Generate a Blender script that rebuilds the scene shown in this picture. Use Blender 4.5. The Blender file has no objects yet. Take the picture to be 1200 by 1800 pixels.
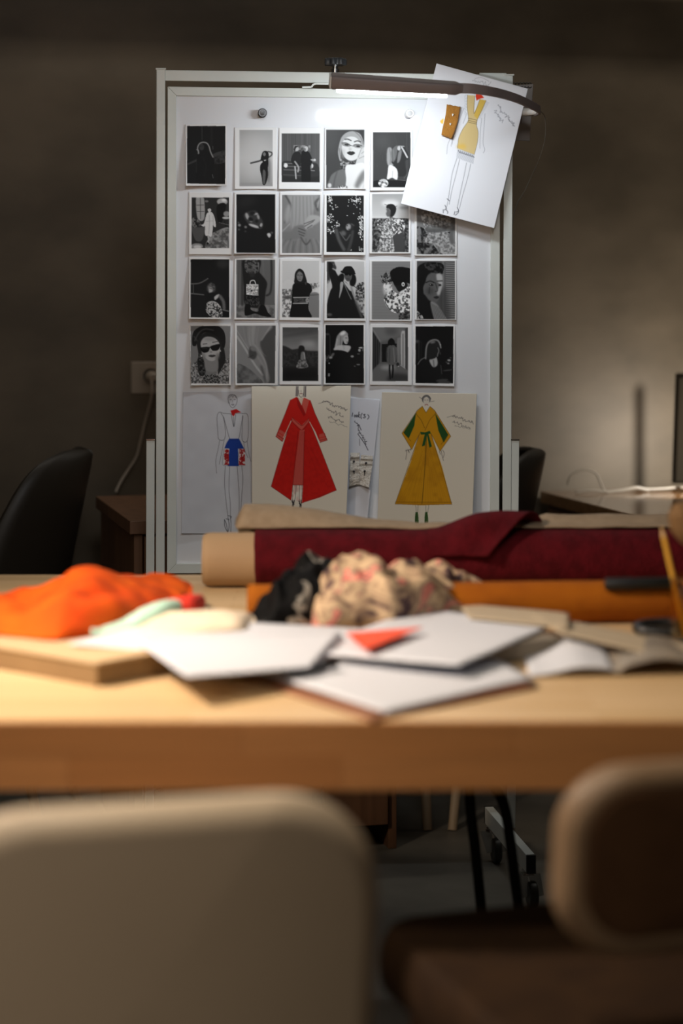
import bpy, math, random
import numpy as np
from mathutils import Vector, noise as mnoise

R = random.Random(7)
scene = bpy.context.scene
COL = scene.collection

# ------------------------------------------------------------------ camera frame
FPX, HOR, CAMH = 3500.0, 550.0, 1.234
def P(px, py, Y):
    """point at depth Y seen at photo position px, py"""
    return Vector(((px - 600) * Y / FPX, Y, CAMH - (py - HOR) * Y / FPX))
def PZ(px, py, z):
    Y = (CAMH - z) * FPX / (py - HOR)
    return Vector(((px - 600) * Y / FPX, Y, z))
BD, BA = 4.30, math.radians(4.5)
BN = Vector((math.sin(BA), -math.cos(BA), 0))       # board normal, towards the table
BE = Vector((math.cos(BA), math.sin(BA), 0))        # along the board
BO = Vector((0, BD, 0))
UP = Vector((0, 0, 1))
def B(px, py, off=0.0):
    """point on the plane parallel to the whiteboard, off metres in front of it"""
    d = Vector(((px - 600) / FPX, 1.0, -(py - HOR) / FPX))
    c = Vector((0, 0, CAMH))
    t = ((BO + BN * off) - c).dot(BN) / d.dot(BN)
    return c + d * t

# ------------------------------------------------------------------ mesh collector
class M:
    def __init__(s): s.v = []; s.f = []
    def add(s, vs, fs):
        o = len(s.v); s.v += [Vector(p) for p in vs]; s.f += [tuple(i + o for i in f) for f in fs]; return s
    def box(s, c, hx, hy, hz):
        c = Vector(c); vs = []
        for k in (-1, 1):
            for j in (-1, 1):
                for i in (-1, 1): vs.append(c + hx * i + hy * j + hz * k)
        fs = [(0, 2, 3, 1), (4, 5, 7, 6), (0, 1, 5, 4), (2, 6, 7, 3), (0, 4, 6, 2), (1, 3, 7, 5)]
        if hx.cross(hy).dot(hz) < 0: fs = [tuple(reversed(f)) for f in fs]
        return s.add(vs, fs)
    def abox(s, x0, x1, y0, y1, z0, z1):
        return s.box(((x0 + x1) / 2, (y0 + y1) / 2, (z0 + z1) / 2), Vector(((x1 - x0) / 2, 0, 0)), Vector((0, (y1 - y0) / 2, 0)), Vector((0, 0, (z1 - z0) / 2)))
    def prism(s, poly, vec):
        n = len(poly); vec = Vector(vec); a = [Vector(p) for p in poly]
        nn = Vector((0, 0, 0))
        for i in range(n): nn += a[i].cross(a[(i + 1) % n])
        if nn.dot(vec) > 0: a.reverse()
        vs = a + [p + vec for p in a]
        fs = [tuple(range(n)), tuple(range(2 * n - 1, n - 1, -1))]
        for i in range(n):
            j = (i + 1) % n; fs.append((i, i + n, j + n, j))
        return s.add(vs, fs)
    def tube(s, pts, r, n=12, caps=True, closed=False):
        pts = [Vector(p) for p in pts]; k = len(pts)
        rs = r if isinstance(r, (list, tuple)) else [r] * k
        t0 = (pts[1] - pts[0]).normalized()
        u = t0.orthogonal().normalized(); vs = []; fs = []; prev = t0
        for i, p in enumerate(pts):
            if closed: t = (pts[(i + 1) % k] - pts[i - 1]).normalized()
            else: t = (pts[min(i + 1, k - 1)] - pts[max(i - 1, 0)]).normalized()
            u = prev.rotation_difference(t) @ u; u = (u - t * u.dot(t)).normalized(); prev = t
            w = t.cross(u)
            for j in range(n):
                a = 2 * math.pi * j / n; vs.append(p + (u * math.cos(a) + w * math.sin(a)) * rs[i])
        for i in range(k if closed else k - 1):
            for j in range(n):
                a = i * n + j; b = i * n + (j + 1) % n; i2 = (i + 1) % k
                fs.append((a, b, i2 * n + (j + 1) % n, i2 * n + j))
        if caps and not closed:
            fs.append(tuple(reversed(range(n)))); fs.append(tuple(range((k - 1) * n, k * n)))
        return s.add(vs, fs)
    def lathe(s, prof, base, axis=(0, 0, 1), n=32):
        ax = Vector(axis).normalized(); u = ax.orthogonal().normalized(); w = ax.cross(u); base = Vector(base)
        vs = []; fs = []
        for r, h in prof:
            for j in range(n):
                a = 2 * math.pi * j / n; vs.append(base + ax * h + (u * math.cos(a) + w * math.sin(a)) * r)
        for i in range(len(prof) - 1):
            for j in range(n):
                a = i * n + j; b = i * n + (j + 1) % n
                fs.append((a, b, b + n, a + n))
        fs.append(tuple(reversed(range(n)))); fs.append(tuple(range((len(prof) - 1) * n, len(prof) * n)))
        return s.add(vs, fs)
    def grid(s, rows, closed=False):
        nu = len(rows); nv = len(rows[0]); vs = [p for r in rows for p in r]; fs = []
        for i in range(nu - 1):
            for j in range(nv if closed else nv - 1):
                j2 = (j + 1) % nv
                fs.append((i * nv + j, i * nv + j2, (i + 1) * nv + j2, (i + 1) * nv + j))
        return s.add(vs, fs)

def origin(o):
    p = Vector(o.location)
    while o.parent: o = o.parent; p += Vector(o.location)
    return p
def mk(name, m, mat, parent=None, smooth=35, bevel=0, seg=2, solid=0, sub=0, fix=False):
    c = sum(m.v, Vector()) / len(m.v)
    if parent is None: c.z = min(p.z for p in m.v)
    me = bpy.data.meshes.new(name)
    me.from_pydata([p - c for p in m.v], [], m.f)
    if fix:
        import bmesh
        b = bmesh.new(); b.from_mesh(me); bmesh.ops.remove_doubles(b, verts=b.verts, dist=1e-6)
        bmesh.ops.recalc_face_normals(b, faces=b.faces); b.to_mesh(me); b.free()
    me.polygons.foreach_set('use_smooth', [True] * len(me.polygons))
    if smooth < 180: me.set_sharp_from_angle(angle=math.radians(smooth))
    me.materials.append(mat); me.update()
    o = bpy.data.objects.new(name, me); COL.objects.link(o)
    if parent is not None:
        o.parent = parent; o.location = c - origin(parent)
    else: o.location = c
    if bevel:
        b = o.modifiers.new('bevel', 'BEVEL'); b.width = bevel; b.segments = seg; b.limit_method = 'ANGLE'; b.angle_limit = math.radians(40); b.harden_normals = True
    if solid:
        b = o.modifiers.new('solid', 'SOLIDIFY'); b.thickness = solid; b.offset = -1
    if sub:
        b = o.modifiers.new('sub', 'SUBSURF'); b.levels = sub; b.render_levels = sub
    return o
def tag(o, label, cat, group=None):
    o['label'] = label; o['category'] = cat
    if group: o['group'] = group
    return o
def empty(name, loc, label, cat, group=None):
    o = bpy.data.objects.new(name, None); COL.objects.link(o); o.location = loc; o.empty_display_size = .05
    return tag(o, label, cat, group)
def struct(o): o['kind'] = 'structure'; return o

# ------------------------------------------------------------------ materials
def lin(c):
    c = c / 255.0
    return c / 12.92 if c <= .04045 else ((c + .055) / 1.055) ** 2.4
def rgb(c): return (lin(c[0]), lin(c[1]), lin(c[2]), 1)
def mat(name, c, rough=.5, metal=0, c2=None, nscale=8, stretch=(1, 1, 1), detail=4, bump=0, bscale=60, spec=.5, sheen=0, pos=(.35, .65), coat=0):
    m = bpy.data.materials.new(name); m.use_nodes = True; nt = m.node_tree; N = nt.nodes; L = nt.links
    p = N['Principled BSDF']; p.inputs['Base Color'].default_value = rgb(c); p.inputs['Roughness'].default_value = rough
    p.inputs['Metallic'].default_value = metal; p.inputs['Specular IOR Level'].default_value = spec
    p.inputs['Sheen Weight'].default_value = sheen; p.inputs['Coat Weight'].default_value = coat
    if c2 or bump:
        tc = N.new('ShaderNodeTexCoord'); mp = N.new('ShaderNodeMapping'); mp.inputs['Scale'].default_value = stretch
        L.new(tc.outputs['Object'], mp.inputs['Vector'])
    if c2:
        n = N.new('ShaderNodeTexNoise'); n.inputs['Scale'].default_value = nscale; n.inputs['Detail'].default_value = detail
        L.new(mp.outputs['Vector'], n.inputs['Vector'])
        r = N.new('ShaderNodeValToRGB'); r.color_ramp.elements[0].position = pos[0]; r.color_ramp.elements[1].position = pos[1]
        r.color_ramp.elements[0].color = rgb(c); r.color_ramp.elements[1].color = rgb(c2)
        L.new(n.outputs['Fac'], r.inputs['Fac']); L.new(r.outputs['Color'], p.inputs['Base Color'])
    if bump:
        n = N.new('ShaderNodeTexNoise'); n.inputs['Scale'].default_value = bscale; n.inputs['Detail'].default_value = 3
        L.new(mp.outputs['Vector'], n.inputs['Vector'])
        b = N.new('ShaderNodeBump'); b.inputs['Strength'].default_value = bump; b.inputs['Distance'].default_value = .01
        L.new(n.outputs['Fac'], b.inputs['Height']); L.new(b.outputs['Normal'], p.inputs['Normal'])
    return m
def ramp_mat(name, stops, scale, rough=.8, detail=3, distort=1.0, bump=.3, kind='noise', sheen=.2):
    """cloth with a printed pattern: noise through a colour ramp"""
    m = bpy.data.materials.new(name); m.use_nodes = True; nt = m.node_tree; N = nt.nodes; L = nt.links
    p = N['Principled BSDF']; p.inputs['Roughness'].default_value = rough; p.inputs['Sheen Weight'].default_value = sheen; p.inputs['Specular IOR Level'].default_value = .12
    tc = N.new('ShaderNodeTexCoord')
    n = N.new('ShaderNodeTexNoise'); n.inputs['Scale'].default_value = scale; n.inputs['Detail'].default_value = detail
    n.inputs['Distortion'].default_value = distort
    L.new(tc.outputs['Object'], n.inputs['Vector'])
    r = N.new('ShaderNodeValToRGB'); cr = r.color_ramp
    cr.elements[0].position = stops[0][0]; cr.elements[0].color = rgb(stops[0][1])
    cr.elements[1].position = stops[-1][0]; cr.elements[1].color = rgb(stops[-1][1])
    for q, c in stops[1:-1]:
        e = cr.elements.new(q); e.color = rgb(c)
    L.new(n.outputs['Fac'], r.inputs['Fac']); L.new(r.outputs['Color'], p.inputs['Base Color'])
    b = N.new('ShaderNodeBump'); b.inputs['Strength'].default_value = bump; b.inputs['Distance'].default_value = .004
    n2 = N.new('ShaderNodeTexNoise'); n2.inputs['Scale'].default_value = 40; L.new(tc.outputs['Object'], n2.inputs['Vector'])
    L.new(n2.outputs['Fac'], b.inputs['Height']); L.new(b.outputs['Normal'], p.inputs['Normal'])
    return m
def wood_block(name, cols, bw=.5, bh=.042, rough=.42, axis='xy'):
    """staves of light wood: brick pattern with a tone per stave and long grain"""
    m = bpy.data.materials.new(name); m.use_nodes = True; nt = m.node_tree; N = nt.nodes; L = nt.links
    p = N['Principled BSDF']; p.inputs['Roughness'].default_value = rough
    tc = N.new('ShaderNodeTexCoord'); mp = N.new('ShaderNodeMapping')
    if axis == 'xz': mp.inputs['Rotation'].default_value = (math.radians(-90), 0, 0)
    L.new(tc.outputs['Object'], mp.inputs['Vector'])
    b = N.new('ShaderNodeTexBrick'); b.inputs['Scale'].default_value = 1; b.inputs['Brick Width'].default_value = bw
    b.inputs['Row Height'].default_value = bh; b.inputs['Mortar Size'].default_value = .0006; b.offset = .37; b.inputs['Bias'].default_value = 0
    b.inputs['Color1'].default_value = rgb(cols[0]); b.inputs['Color2'].default_value = rgb(cols[1]); b.inputs['Mortar'].default_value = rgb(cols[2])
    L.new(mp.outputs['Vector'], b.inputs['Vector'])
    s = N.new('ShaderNodeMapping'); s.inputs['Scale'].default_value = (3, 60, 60); L.new(tc.outputs['Object'], s.inputs['Vector'])
    n = N.new('ShaderNodeTexNoise'); n.inputs['Scale'].default_value = 1.5; n.inputs['Detail'].default_value = 5; L.new(s.outputs['Vector'], n.inputs['Vector'])
    mx = N.new('ShaderNodeMix'); mx.data_type = 'RGBA'; mx.blend_type = 'MULTIPLY'; mx.inputs['Factor'].default_value = .35
    L.new(b.outputs['Color'], mx.inputs[6]); L.new(n.outputs['Fac'], mx.inputs[7]); L.new(mx.outputs[2], p.inputs['Base Color'])
    return m
def print_mat(name, rough):
    m = bpy.data.materials.new(name); m.use_nodes = True; nt = m.node_tree
    p = nt.nodes['Principled BSDF']; p.inputs['Roughness'].default_value = rough; p.inputs['Specular IOR Level'].default_value = .12
    a = nt.nodes.new('ShaderNodeAttribute'); a.attribute_name = 'ink'
    nt.links.new(a.outputs['Color'], p.inputs['Base Color'])
    return m

# ------------------------------------------------------------------ inked sheets: what is printed or drawn on a sheet, as its vertex ink
def bezier_smooth(pts, n=6, closed=True):
    p = np.array(pts, float); k = len(p); out = []
    rng = range(k) if closed else range(k - 1)
    for i in rng:
        if closed: a, b, c, d = p[i - 1], p[i], p[(i + 1) % k], p[(i + 2) % k]
        else: a, b, c, d = p[max(i - 1, 0)], p[i], p[i + 1], p[min(i + 2, k - 1)]
        for j in range(n):
            t = j / n
            out.append(.5 * (2 * b + (c - a) * t + (2 * a - 5 * b + 4 * c - d) * t * t + (3 * b - a - 3 * c + d) * t ** 3))
    if not closed: out.append(p[-1])
    return np.array(out)
class Ink:
    SS = 3
    def __init__(s, tl, tr, bl, nx, ny, paper, seed=1):
        """tl, tr, bl: where the sheet's corners are in the drawing's own coordinates"""
        s.w, s.h = nx * s.SS, ny * s.SS
        tl, tr, bl = (np.array(q, float) for q in (tl, tr, bl))
        A = np.stack([(tr - tl) / s.w, (bl - tl) / s.h], 1)
        s.Ai = np.linalg.inv(A); s.tl = tl; s.k = 1 / np.sqrt(abs(np.linalg.det(A)))
        s.im = np.empty((s.h, s.w, 3)); s.im[:] = s.c(paper); s.nx, s.ny = nx, ny
        s.rng = np.random.default_rng(seed); s.clip = None
        yy, xx = np.mgrid[0:s.h, 0:s.w]; s.X = xx + .5; s.Y = yy + .5
    def c(s, v):
        return np.array([v, v, v] if np.isscalar(v) else v, float)
    def t(s, pts): return (np.array(pts, float) - s.tl) @ s.Ai.T
    def put(s, mask, col, a=1.0):
        if s.clip is not None: mask = mask * s.clip
        mask = (mask * a)[..., None]
        s.im = s.im * (1 - mask) + (col if isinstance(col, np.ndarray) and col.ndim == 3 else s.c(col)) * mask
    def blur(s, m, b):
        b *= s.k
        if b < .4: return m
        r = int(b * 2.5) + 1; x = np.arange(-r, r + 1); g = np.exp(-x * x / (2 * b * b)); g /= g.sum()
        m = np.pad(m, r, mode='edge')
        m = np.apply_along_axis(lambda q: np.convolve(q, g, 'valid'), 0, m)
        return np.apply_along_axis(lambda q: np.convolve(q, g, 'valid'), 1, m)
    def mpoly(s, pts, smooth=True):
        q = s.t(bezier_smooth(pts) if smooth else pts); m = np.zeros((s.h, s.w), bool); k = len(q)
        for i in range(k):
            x0, y0 = q[i]; x1, y1 = q[(i + 1) % k]
            if y0 == y1: continue
            cond = ((s.Y > y0) != (s.Y > y1)) & (s.X < (x1 - x0) * (s.Y - y0) / (y1 - y0) + x0)
            m ^= cond
        return m.astype(float)
    def poly(s, pts, col, blur=0, a=1, smooth=True): s.put(s.blur(s.mpoly(pts, smooth), blur), col, a)
    def mell(s, x, y, rx, ry, ang=0):
        c = s.t([(x, y)])[0]; th = math.radians(ang); dx, dy = (s.X - c[0]) / s.k, (s.Y - c[1]) / s.k
        u = dx * math.cos(th) + dy * math.sin(th); v = -dx * math.sin(th) + dy * math.cos(th)
        return ((u / rx) ** 2 + (v / ry) ** 2 < 1).astype(float)
    def ell(s, x, y, rx, ry, col, ang=0, blur=0, a=1): s.put(s.blur(s.mell(x, y, rx, ry, ang), blur), col, a)
    def mline(s, pts, w, smooth=True):
        q = s.t(bezier_smooth(pts, 5, False) if smooth and len(pts) > 2 else pts); r = max(w * s.k / 2, .5)
        m = np.zeros((s.h, s.w))
        for i in range(len(q) - 1):
            a, b = q[i], q[i + 1]
            x0, x1 = int(max(min(a[0], b[0]) - r - 2, 0)), int(min(max(a[0], b[0]) + r + 3, s.w))
            y0, y1 = int(max(min(a[1], b[1]) - r - 2, 0)), int(min(max(a[1], b[1]) + r + 3, s.h))
            if x1 <= x0 or y1 <= y0: continue
            X, Y = s.X[y0:y1, x0:x1], s.Y[y0:y1, x0:x1]; d = b - a; L = max(d @ d, 1e-9)
            tt = np.clip(((X - a[0]) * d[0] + (Y - a[1]) * d[1]) / L, 0, 1)
            dist = np.hypot(X - a[0] - tt * d[0], Y - a[1] - tt * d[1])
            m[y0:y1, x0:x1] = np.maximum(m[y0:y1, x0:x1], np.clip(r + .5 - dist, 0, 1))
        return m
    def line(s, pts, w, col, a=1, blur=0, smooth=True): s.put(s.blur(s.mline(pts, w, smooth), blur), col, a)
    def lines(s, L, w, col, a=1):
        for q in L: s.line(q, w, col, a)
    def fnoise(s, scale):
        """smooth noise, 0..1, blobs about `scale` units across"""
        px = max(scale * s.k, 1.01); gh, gw = int(s.h / px) + 3, int(s.w / px) + 3
        g = s.rng.random((gh, gw)); y = s.Y[:, 0] / px; x = s.X[0] / px
        yi, xi = y.astype(int), x.astype(int); fy, fx = (y - yi)[:, None], (x - xi)[None]
        fy = fy * fy * (3 - 2 * fy); fx = fx * fx * (3 - 2 * fx)
        a = g[np.ix_(yi, xi)] * (1 - fx) + g[np.ix_(yi, xi + 1)] * fx
        b = g[np.ix_(yi + 1, xi)] * (1 - fx) + g[np.ix_(yi + 1, xi + 1)] * fx
        return a * (1 - fy) + b * fy
    def speck(s, mask, lo, hi, scale, sharp=3, a=1):
        """printed texture: two tones broken up by noise inside a mask"""
        n = np.clip((s.fnoise(scale) * .65 + s.fnoise(scale * .45) * .35 - .5) * sharp + .5, 0, 1)[..., None]
        s.put(mask, s.c(lo) * (1 - n) + s.c(hi) * n, a)
    def vgrad(s, x0, y0, x1, y1, stops):
        """picture ground: tones from top to bottom"""
        m = s.mpoly([(x0, y0), (x1, y0), (x1, y1), (x0, y1)], False)
        q = s.t([(x0, y0), (x0, y1)]); t = np.clip((s.Y - q[0][1]) / (q[1][1] - q[0][1]), 0, 1)
        v = np.interp(t, [a for a, _ in stops], [b for _, b in stops])
        s.put(m, np.repeat(v[..., None], 3, 2)); s.clip = m
    def scrawl(s, x, y, dx, dy, n, amp, w, col, a=.8):
        """illegible handwriting along a line"""
        d = np.array([dx, dy]); nn = np.array([-dy, dx]) / np.hypot(dx, dy); pts = []; n = int(n * 1.5)
        for i in range(n + 1):
            h = s.rng.uniform(-1, 1) * amp * (1.6 if s.rng.random() < .2 else 1)
            pts.append(np.array([x, y]) + d * ((i + s.rng.uniform(-.75, .75)) / n) + nn * h * (1 if i % 2 else -.5))
        s.line(pts, w, col, a)
    def pixels(s):
        im = s.im.reshape(s.ny, s.SS, s.nx, s.SS, 3).mean((1, 3)) / 255
        im = np.clip(im, 0, 1)
        return np.where(im <= .04045, im / 12.92, ((im + .055) / 1.055) ** 2.4)

def sheet(name, quad, off, ink, m, parent=None, thick=.0004):
    """a sheet of paper on the board: quad = photo corners TL TR BR BL, off(u, v) = its distance from the board"""
    nx, ny = ink.nx, ink.ny
    q = [np.array(c, float) for c in quad]; vs = []
    for j in range(ny):
        v = j / (ny - 1)
        for i in range(nx):
            u = i / (nx - 1)
            p = (q[0] * (1 - u) + q[1] * u) * (1 - v) + (q[3] * (1 - u) + q[2] * u) * v
            vs.append(B(p[0], p[1], off(u, v)))
    fs = [(j * nx + i, (j + 1) * nx + i, (j + 1) * nx + i + 1, j * nx + i + 1) for j in range(ny - 1) for i in range(nx - 1)]
    mm = M(); mm.v = vs; mm.f = fs
    o = mk(name, mm, m, parent, smooth=180, solid=thick)
    at = o.data.color_attributes.new('ink', 'FLOAT_COLOR', 'POINT')
    px = np.ones((ny * nx, 4), np.float32); px[:, :3] = ink.pixels().reshape(-1, 3)
    at.data.foreach_set('color', px.ravel())
    return o
# ------------------------------------------------------------------ the black and white prints
ZOOM = {'A': (310, 205), 'B': (560, 205), 'C': (310, 440), 'D': (560, 440)}
ZS = 1200 / 260
def zpx(z, p): return (ZOOM[z][0] + p[0] / ZS, ZOOM[z][1] + p[1] / ZS)
PRINT = print_mat('photo_print_paper', .5)
SKETCH = print_mat('drawing_paper', .7)
WHITE = 236

def d_halo(k):
    k.speck(k.mpoly([(270, 340), (300, 300), (345, 283), (400, 272), (400, 360), (300, 380)]), 34, 62, 30)
    k.line([(208, 80), (208, 190)], 4, 62); k.line([(285, 80), (285, 230)], 16, 38, .7, 4)
    k.line([(95, 385), (165, 352)], 16, 62, .9, 2)
    k.ell(210, 255, 38, 40, 24)
    k.poly([(190, 290), (165, 340), (163, 440), (172, 545), (300, 545), (296, 440), (306, 370), (290, 310), (250, 270)], 22)
    k.line([(182, 295), (173, 255), (186, 222), (215, 208), (248, 216), (266, 245), (277, 285), (296, 325)], 9, 165, .95, 2)
    k.line([(166, 268), (180, 275), (178, 300)], 8, 150, .9, 1.5); k.line([(280, 290), (296, 325)], 8, 130, .8, 2)
    k.ell(205, 247, 20, 26, 60, 0, 3); k.line([(190, 240), (215, 236)], 5, 30)
    k.line([(165, 340), (163, 450)], 4, 52, .7, 1); k.line([(292, 465), (298, 492)], 5, 105, .9, 1)
    k.line([(215, 330), (240, 400), (225, 480)], 8, 36, .6, 4); k.line([(294, 238), (297, 265)], 4, 90)
def d_pose(k):
    k.ell(630, 330, 120, 190, 203, 0, 45, .7); k.poly([(510, 535), (780, 535), (780, 565), (510, 565)], 158, 3, 1, False)
    k.poly([(742, 330), (762, 380), (758, 500), (745, 540), (730, 480)], 128, 8)
    k.line([(702, 350), (660, 363), (604, 377)], 13, 66); k.ell(606, 377, 8, 6, 70)
    k.line([(740, 335), (770, 312), (770, 292), (742, 284)], 11, 80)
    k.poly([(682, 352), (690, 310), (702, 284), (725, 278), (742, 290), (748, 320), (742, 352), (745, 380), (730, 350), (700, 355)], 32)
    k.ell(712, 305, 11, 16, 120)
    k.poly([(694, 345), (715, 360), (738, 345), (745, 375), (740, 420), (741, 480), (722, 545), (700, 548), (690, 490), (677, 430), (681, 390), (697, 368)], 26)
    k.poly([(703, 430), (722, 450), (716, 540), (703, 540), (698, 480)], 92, 2)
def d_car(k):
    for i in range(26):
        x = 855 + i * 12 + k.rng.uniform(-4, 4); k.line([(x, 138), (x, 420)], k.rng.uniform(3, 9), 60 + 50 * k.rng.random(), .4)
    k.poly([(850, 430), (1170, 420), (1170, 540), (850, 540)], 42, 8)
    k.speck(k.mpoly([(950, 232), (1085, 232), (1085, 300), (950, 300)], False), 70, 140, 22)
    k.poly([(860, 370), (960, 362), (1110, 372), (1150, 400), (1150, 480), (870, 480)], 50, 3)
    for y in (378, 402, 430): k.line([(872, y), (1020, y + 4)], 6, 130, .8, 1)
    k.line([(870, 470), (1060, 480)], 5, 100, .7, 1); k.line([(1085, 435), (1118, 437)], 6, 150)
    k.ell(888, 395, 16, 18, 225, 0, 2); k.ell(1097, 398, 12, 18, 205, 0, 2)
    k.poly([(955, 290), (1000, 290), (1012, 340), (1000, 400), (950, 390), (930, 350)], 34)
    k.ell(978, 262, 15, 18, 175, 0, 2); k.poly([(955, 262), (962, 240), (990, 242), (970, 255), (960, 290)], 40)
    k.line([(962, 365), (990, 410), (985, 445)], 13, 165, .9, 1); k.line([(962, 405), (970, 500)], 11, 190, .9, 1)
    k.poly([(1012, 300), (1040, 270), (1078, 295), (1098, 350), (1088, 430), (1082, 530), (1020, 530), (1012, 420)], 24)
    k.ell(1050, 262, 17, 22, 190, 15, 2); k.ell(1040, 268, 9, 14, 110)
    k.ell(1108, 352, 22, 8, 165, 10, 2); k.ell(1120, 350, 8, 10, 200, 0, 1); k.ell(1090, 410, 5, 20, 120, 0, 2)
def d_white_coat(k):
    k.poly([(160, 665), (190, 655), (225, 668), (226, 830), (172, 825)], 165, 2)
    for q in ([(195, 660), (197, 830)], [(165, 720), (225, 718)], [(168, 770), (225, 770)]): k.line(q, 4, 60)
    k.line([(245, 660), (250, 830)], 14, 55, .6, 4); k.ell(245, 688, 15, 9, 120, 0, 2)
    k.ell(370, 692, 42, 28, 175, 0, 3); k.ell(385, 680, 20, 12, 225, 0, 4); k.poly([(335, 715), (400, 715), (370, 850), (340, 860), (325, 790)], 20, 2)
    k.ell(405, 790, 26, 22, 150, 0, 3); k.ell(400, 822, 30, 10, 190, 0, 2); k.line([(390, 850), (425, 1000)], 6, 30); k.line([(345, 860), (425, 880)], 4, 120)
    k.speck(k.mpoly([(240, 1070), (262, 985), (310, 935), (430, 905), (430, 1070)]), 85, 150, 18)
    k.poly([(128, 892), (232, 886), (222, 960), (208, 1000), (180, 1012), (150, 990)], 82, 2); k.ell(180, 890, 52, 8, 45)
    k.speck(k.mpoly([(125, 830), (165, 825), (200, 880), (130, 895)]), 30, 120, 12)
    k.ell(168, 1050, 48, 24, 150, 0, 3); k.ell(172, 1055, 30, 14, 205, 0, 3)
    k.poly([(246, 788), (268, 775), (292, 782), (310, 825), (320, 890), (305, 893), (297, 880), (294, 915), (284, 972), (258, 968), (233, 958), (232, 890), (222, 893), (200, 880), (222, 868), (236, 820)], 214)
    k.line([(266, 800), (268, 860), (262, 950)], 5, 165, .8, 1); k.line([(240, 850), (296, 846)], 4, 175); k.line([(296, 810), (300, 880)], 4, 170)
    k.line([(258, 968), (262, 1000), (254, 1028)], 13, 175); k.ell(253, 1028, 9, 9, 30)
    k.ell(268, 757, 14, 20, 205); k.poly([(252, 752), (258, 738), (280, 738), (285, 755), (270, 746)], 40)
def d_tilted_face(k):
    k.ell(570, 690, 90, 50, 34, -20, 25); k.poly([(545, 800), (570, 775), (640, 762), (670, 800), (700, 850), (692, 908), (640, 902), (595, 880), (560, 840)], 55, 5)
    k.ell(574, 808, 13, 28, 165, -18, 4); k.ell(628, 886, 44, 11, 190, 18, 4); k.ell(662, 812, 9, 22, 150, -15, 4)
    k.ell(640, 790, 22, 8, 160, -10, 3); k.ell(686, 878, 10, 16, 170, 15, 3); k.ell(605, 850, 12, 7, 120, 10, 3)
    k.ell(602, 832, 20, 13, 22, 20, 4); k.ell(650, 848, 14, 13, 28, 0, 4); k.ell(615, 785, 22, 16, 26, 0, 5); k.ell(672, 895, 8, 5, 30)
    for x, y, r, c in ((512, 880, 12, 150), (508, 915, 9, 80), (562, 895, 11, 130), (560, 930, 9, 60), (505, 860, 6, 120)): k.ell(x, y, r, r * .9, c, 0, 4)
    k.poly([(732, 950), (752, 942), (764, 958), (752, 980), (740, 972)], 200, 3); k.ell(770, 940, 12, 8, 90, 0, 4)
def d_folds(k):
    k.poly([(900, 637), (1150, 637), (1060, 860), (1040, 940), (930, 900), (930, 730)], 152, 10)
    for i in range(14):
        x = 930 + i * 14; k.line([(x, 650), (x - 5 + i, 780), (x + k.rng.uniform(-15, 15), 900)], 5, 110 if i % 2 else 172, .5, 3)
    k.line([(885, 640), (925, 720), (905, 800), (880, 860)], 14, 72, .9, 5); k.line([(1165, 660), (1125, 700), (1145, 760)], 16, 66, .8, 6); k.line([(1140, 740), (1162, 650)], 6, 185, .7, 3)
    k.ell(905, 790, 22, 80, 158, 10, 10); k.line([(862, 930), (920, 870)], 8, 180, .7, 3)
    k.poly([(860, 940), (930, 930), (960, 890), (1040, 880), (1055, 930), (1040, 970), (930, 1000), (860, 1000)], 118, 6)
    k.poly([(1040, 860), (1080, 800), (1160, 810), (1160, 850), (1080, 900), (1045, 910)], 166, 5)
    for q in ([(990, 905), (1045, 925)], [(990, 930), (1040, 948)], [(995, 952), (1035, 968)], [(1040, 890), (1110, 850)], [(1035, 870), (1120, 838)], [(1060, 905), (1100, 880)]): k.line(q, 6, 62, .8, 2)
    for i in range(16):
        x = 870 + i * 20; k.line([(x, 990 + 10 * (i % 3)), (x + (i - 8) * 5, 1060), (x + (i - 8) * 6, 1110)], 7, 88 if i % 2 else 150, .55, 4)
    k.line([(1010, 980), (1050, 1035), (1085, 1000)], 12, 74, .8, 4); k.line([(950, 1010), (940, 1110)], 10, 90, .7, 5)
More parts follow.
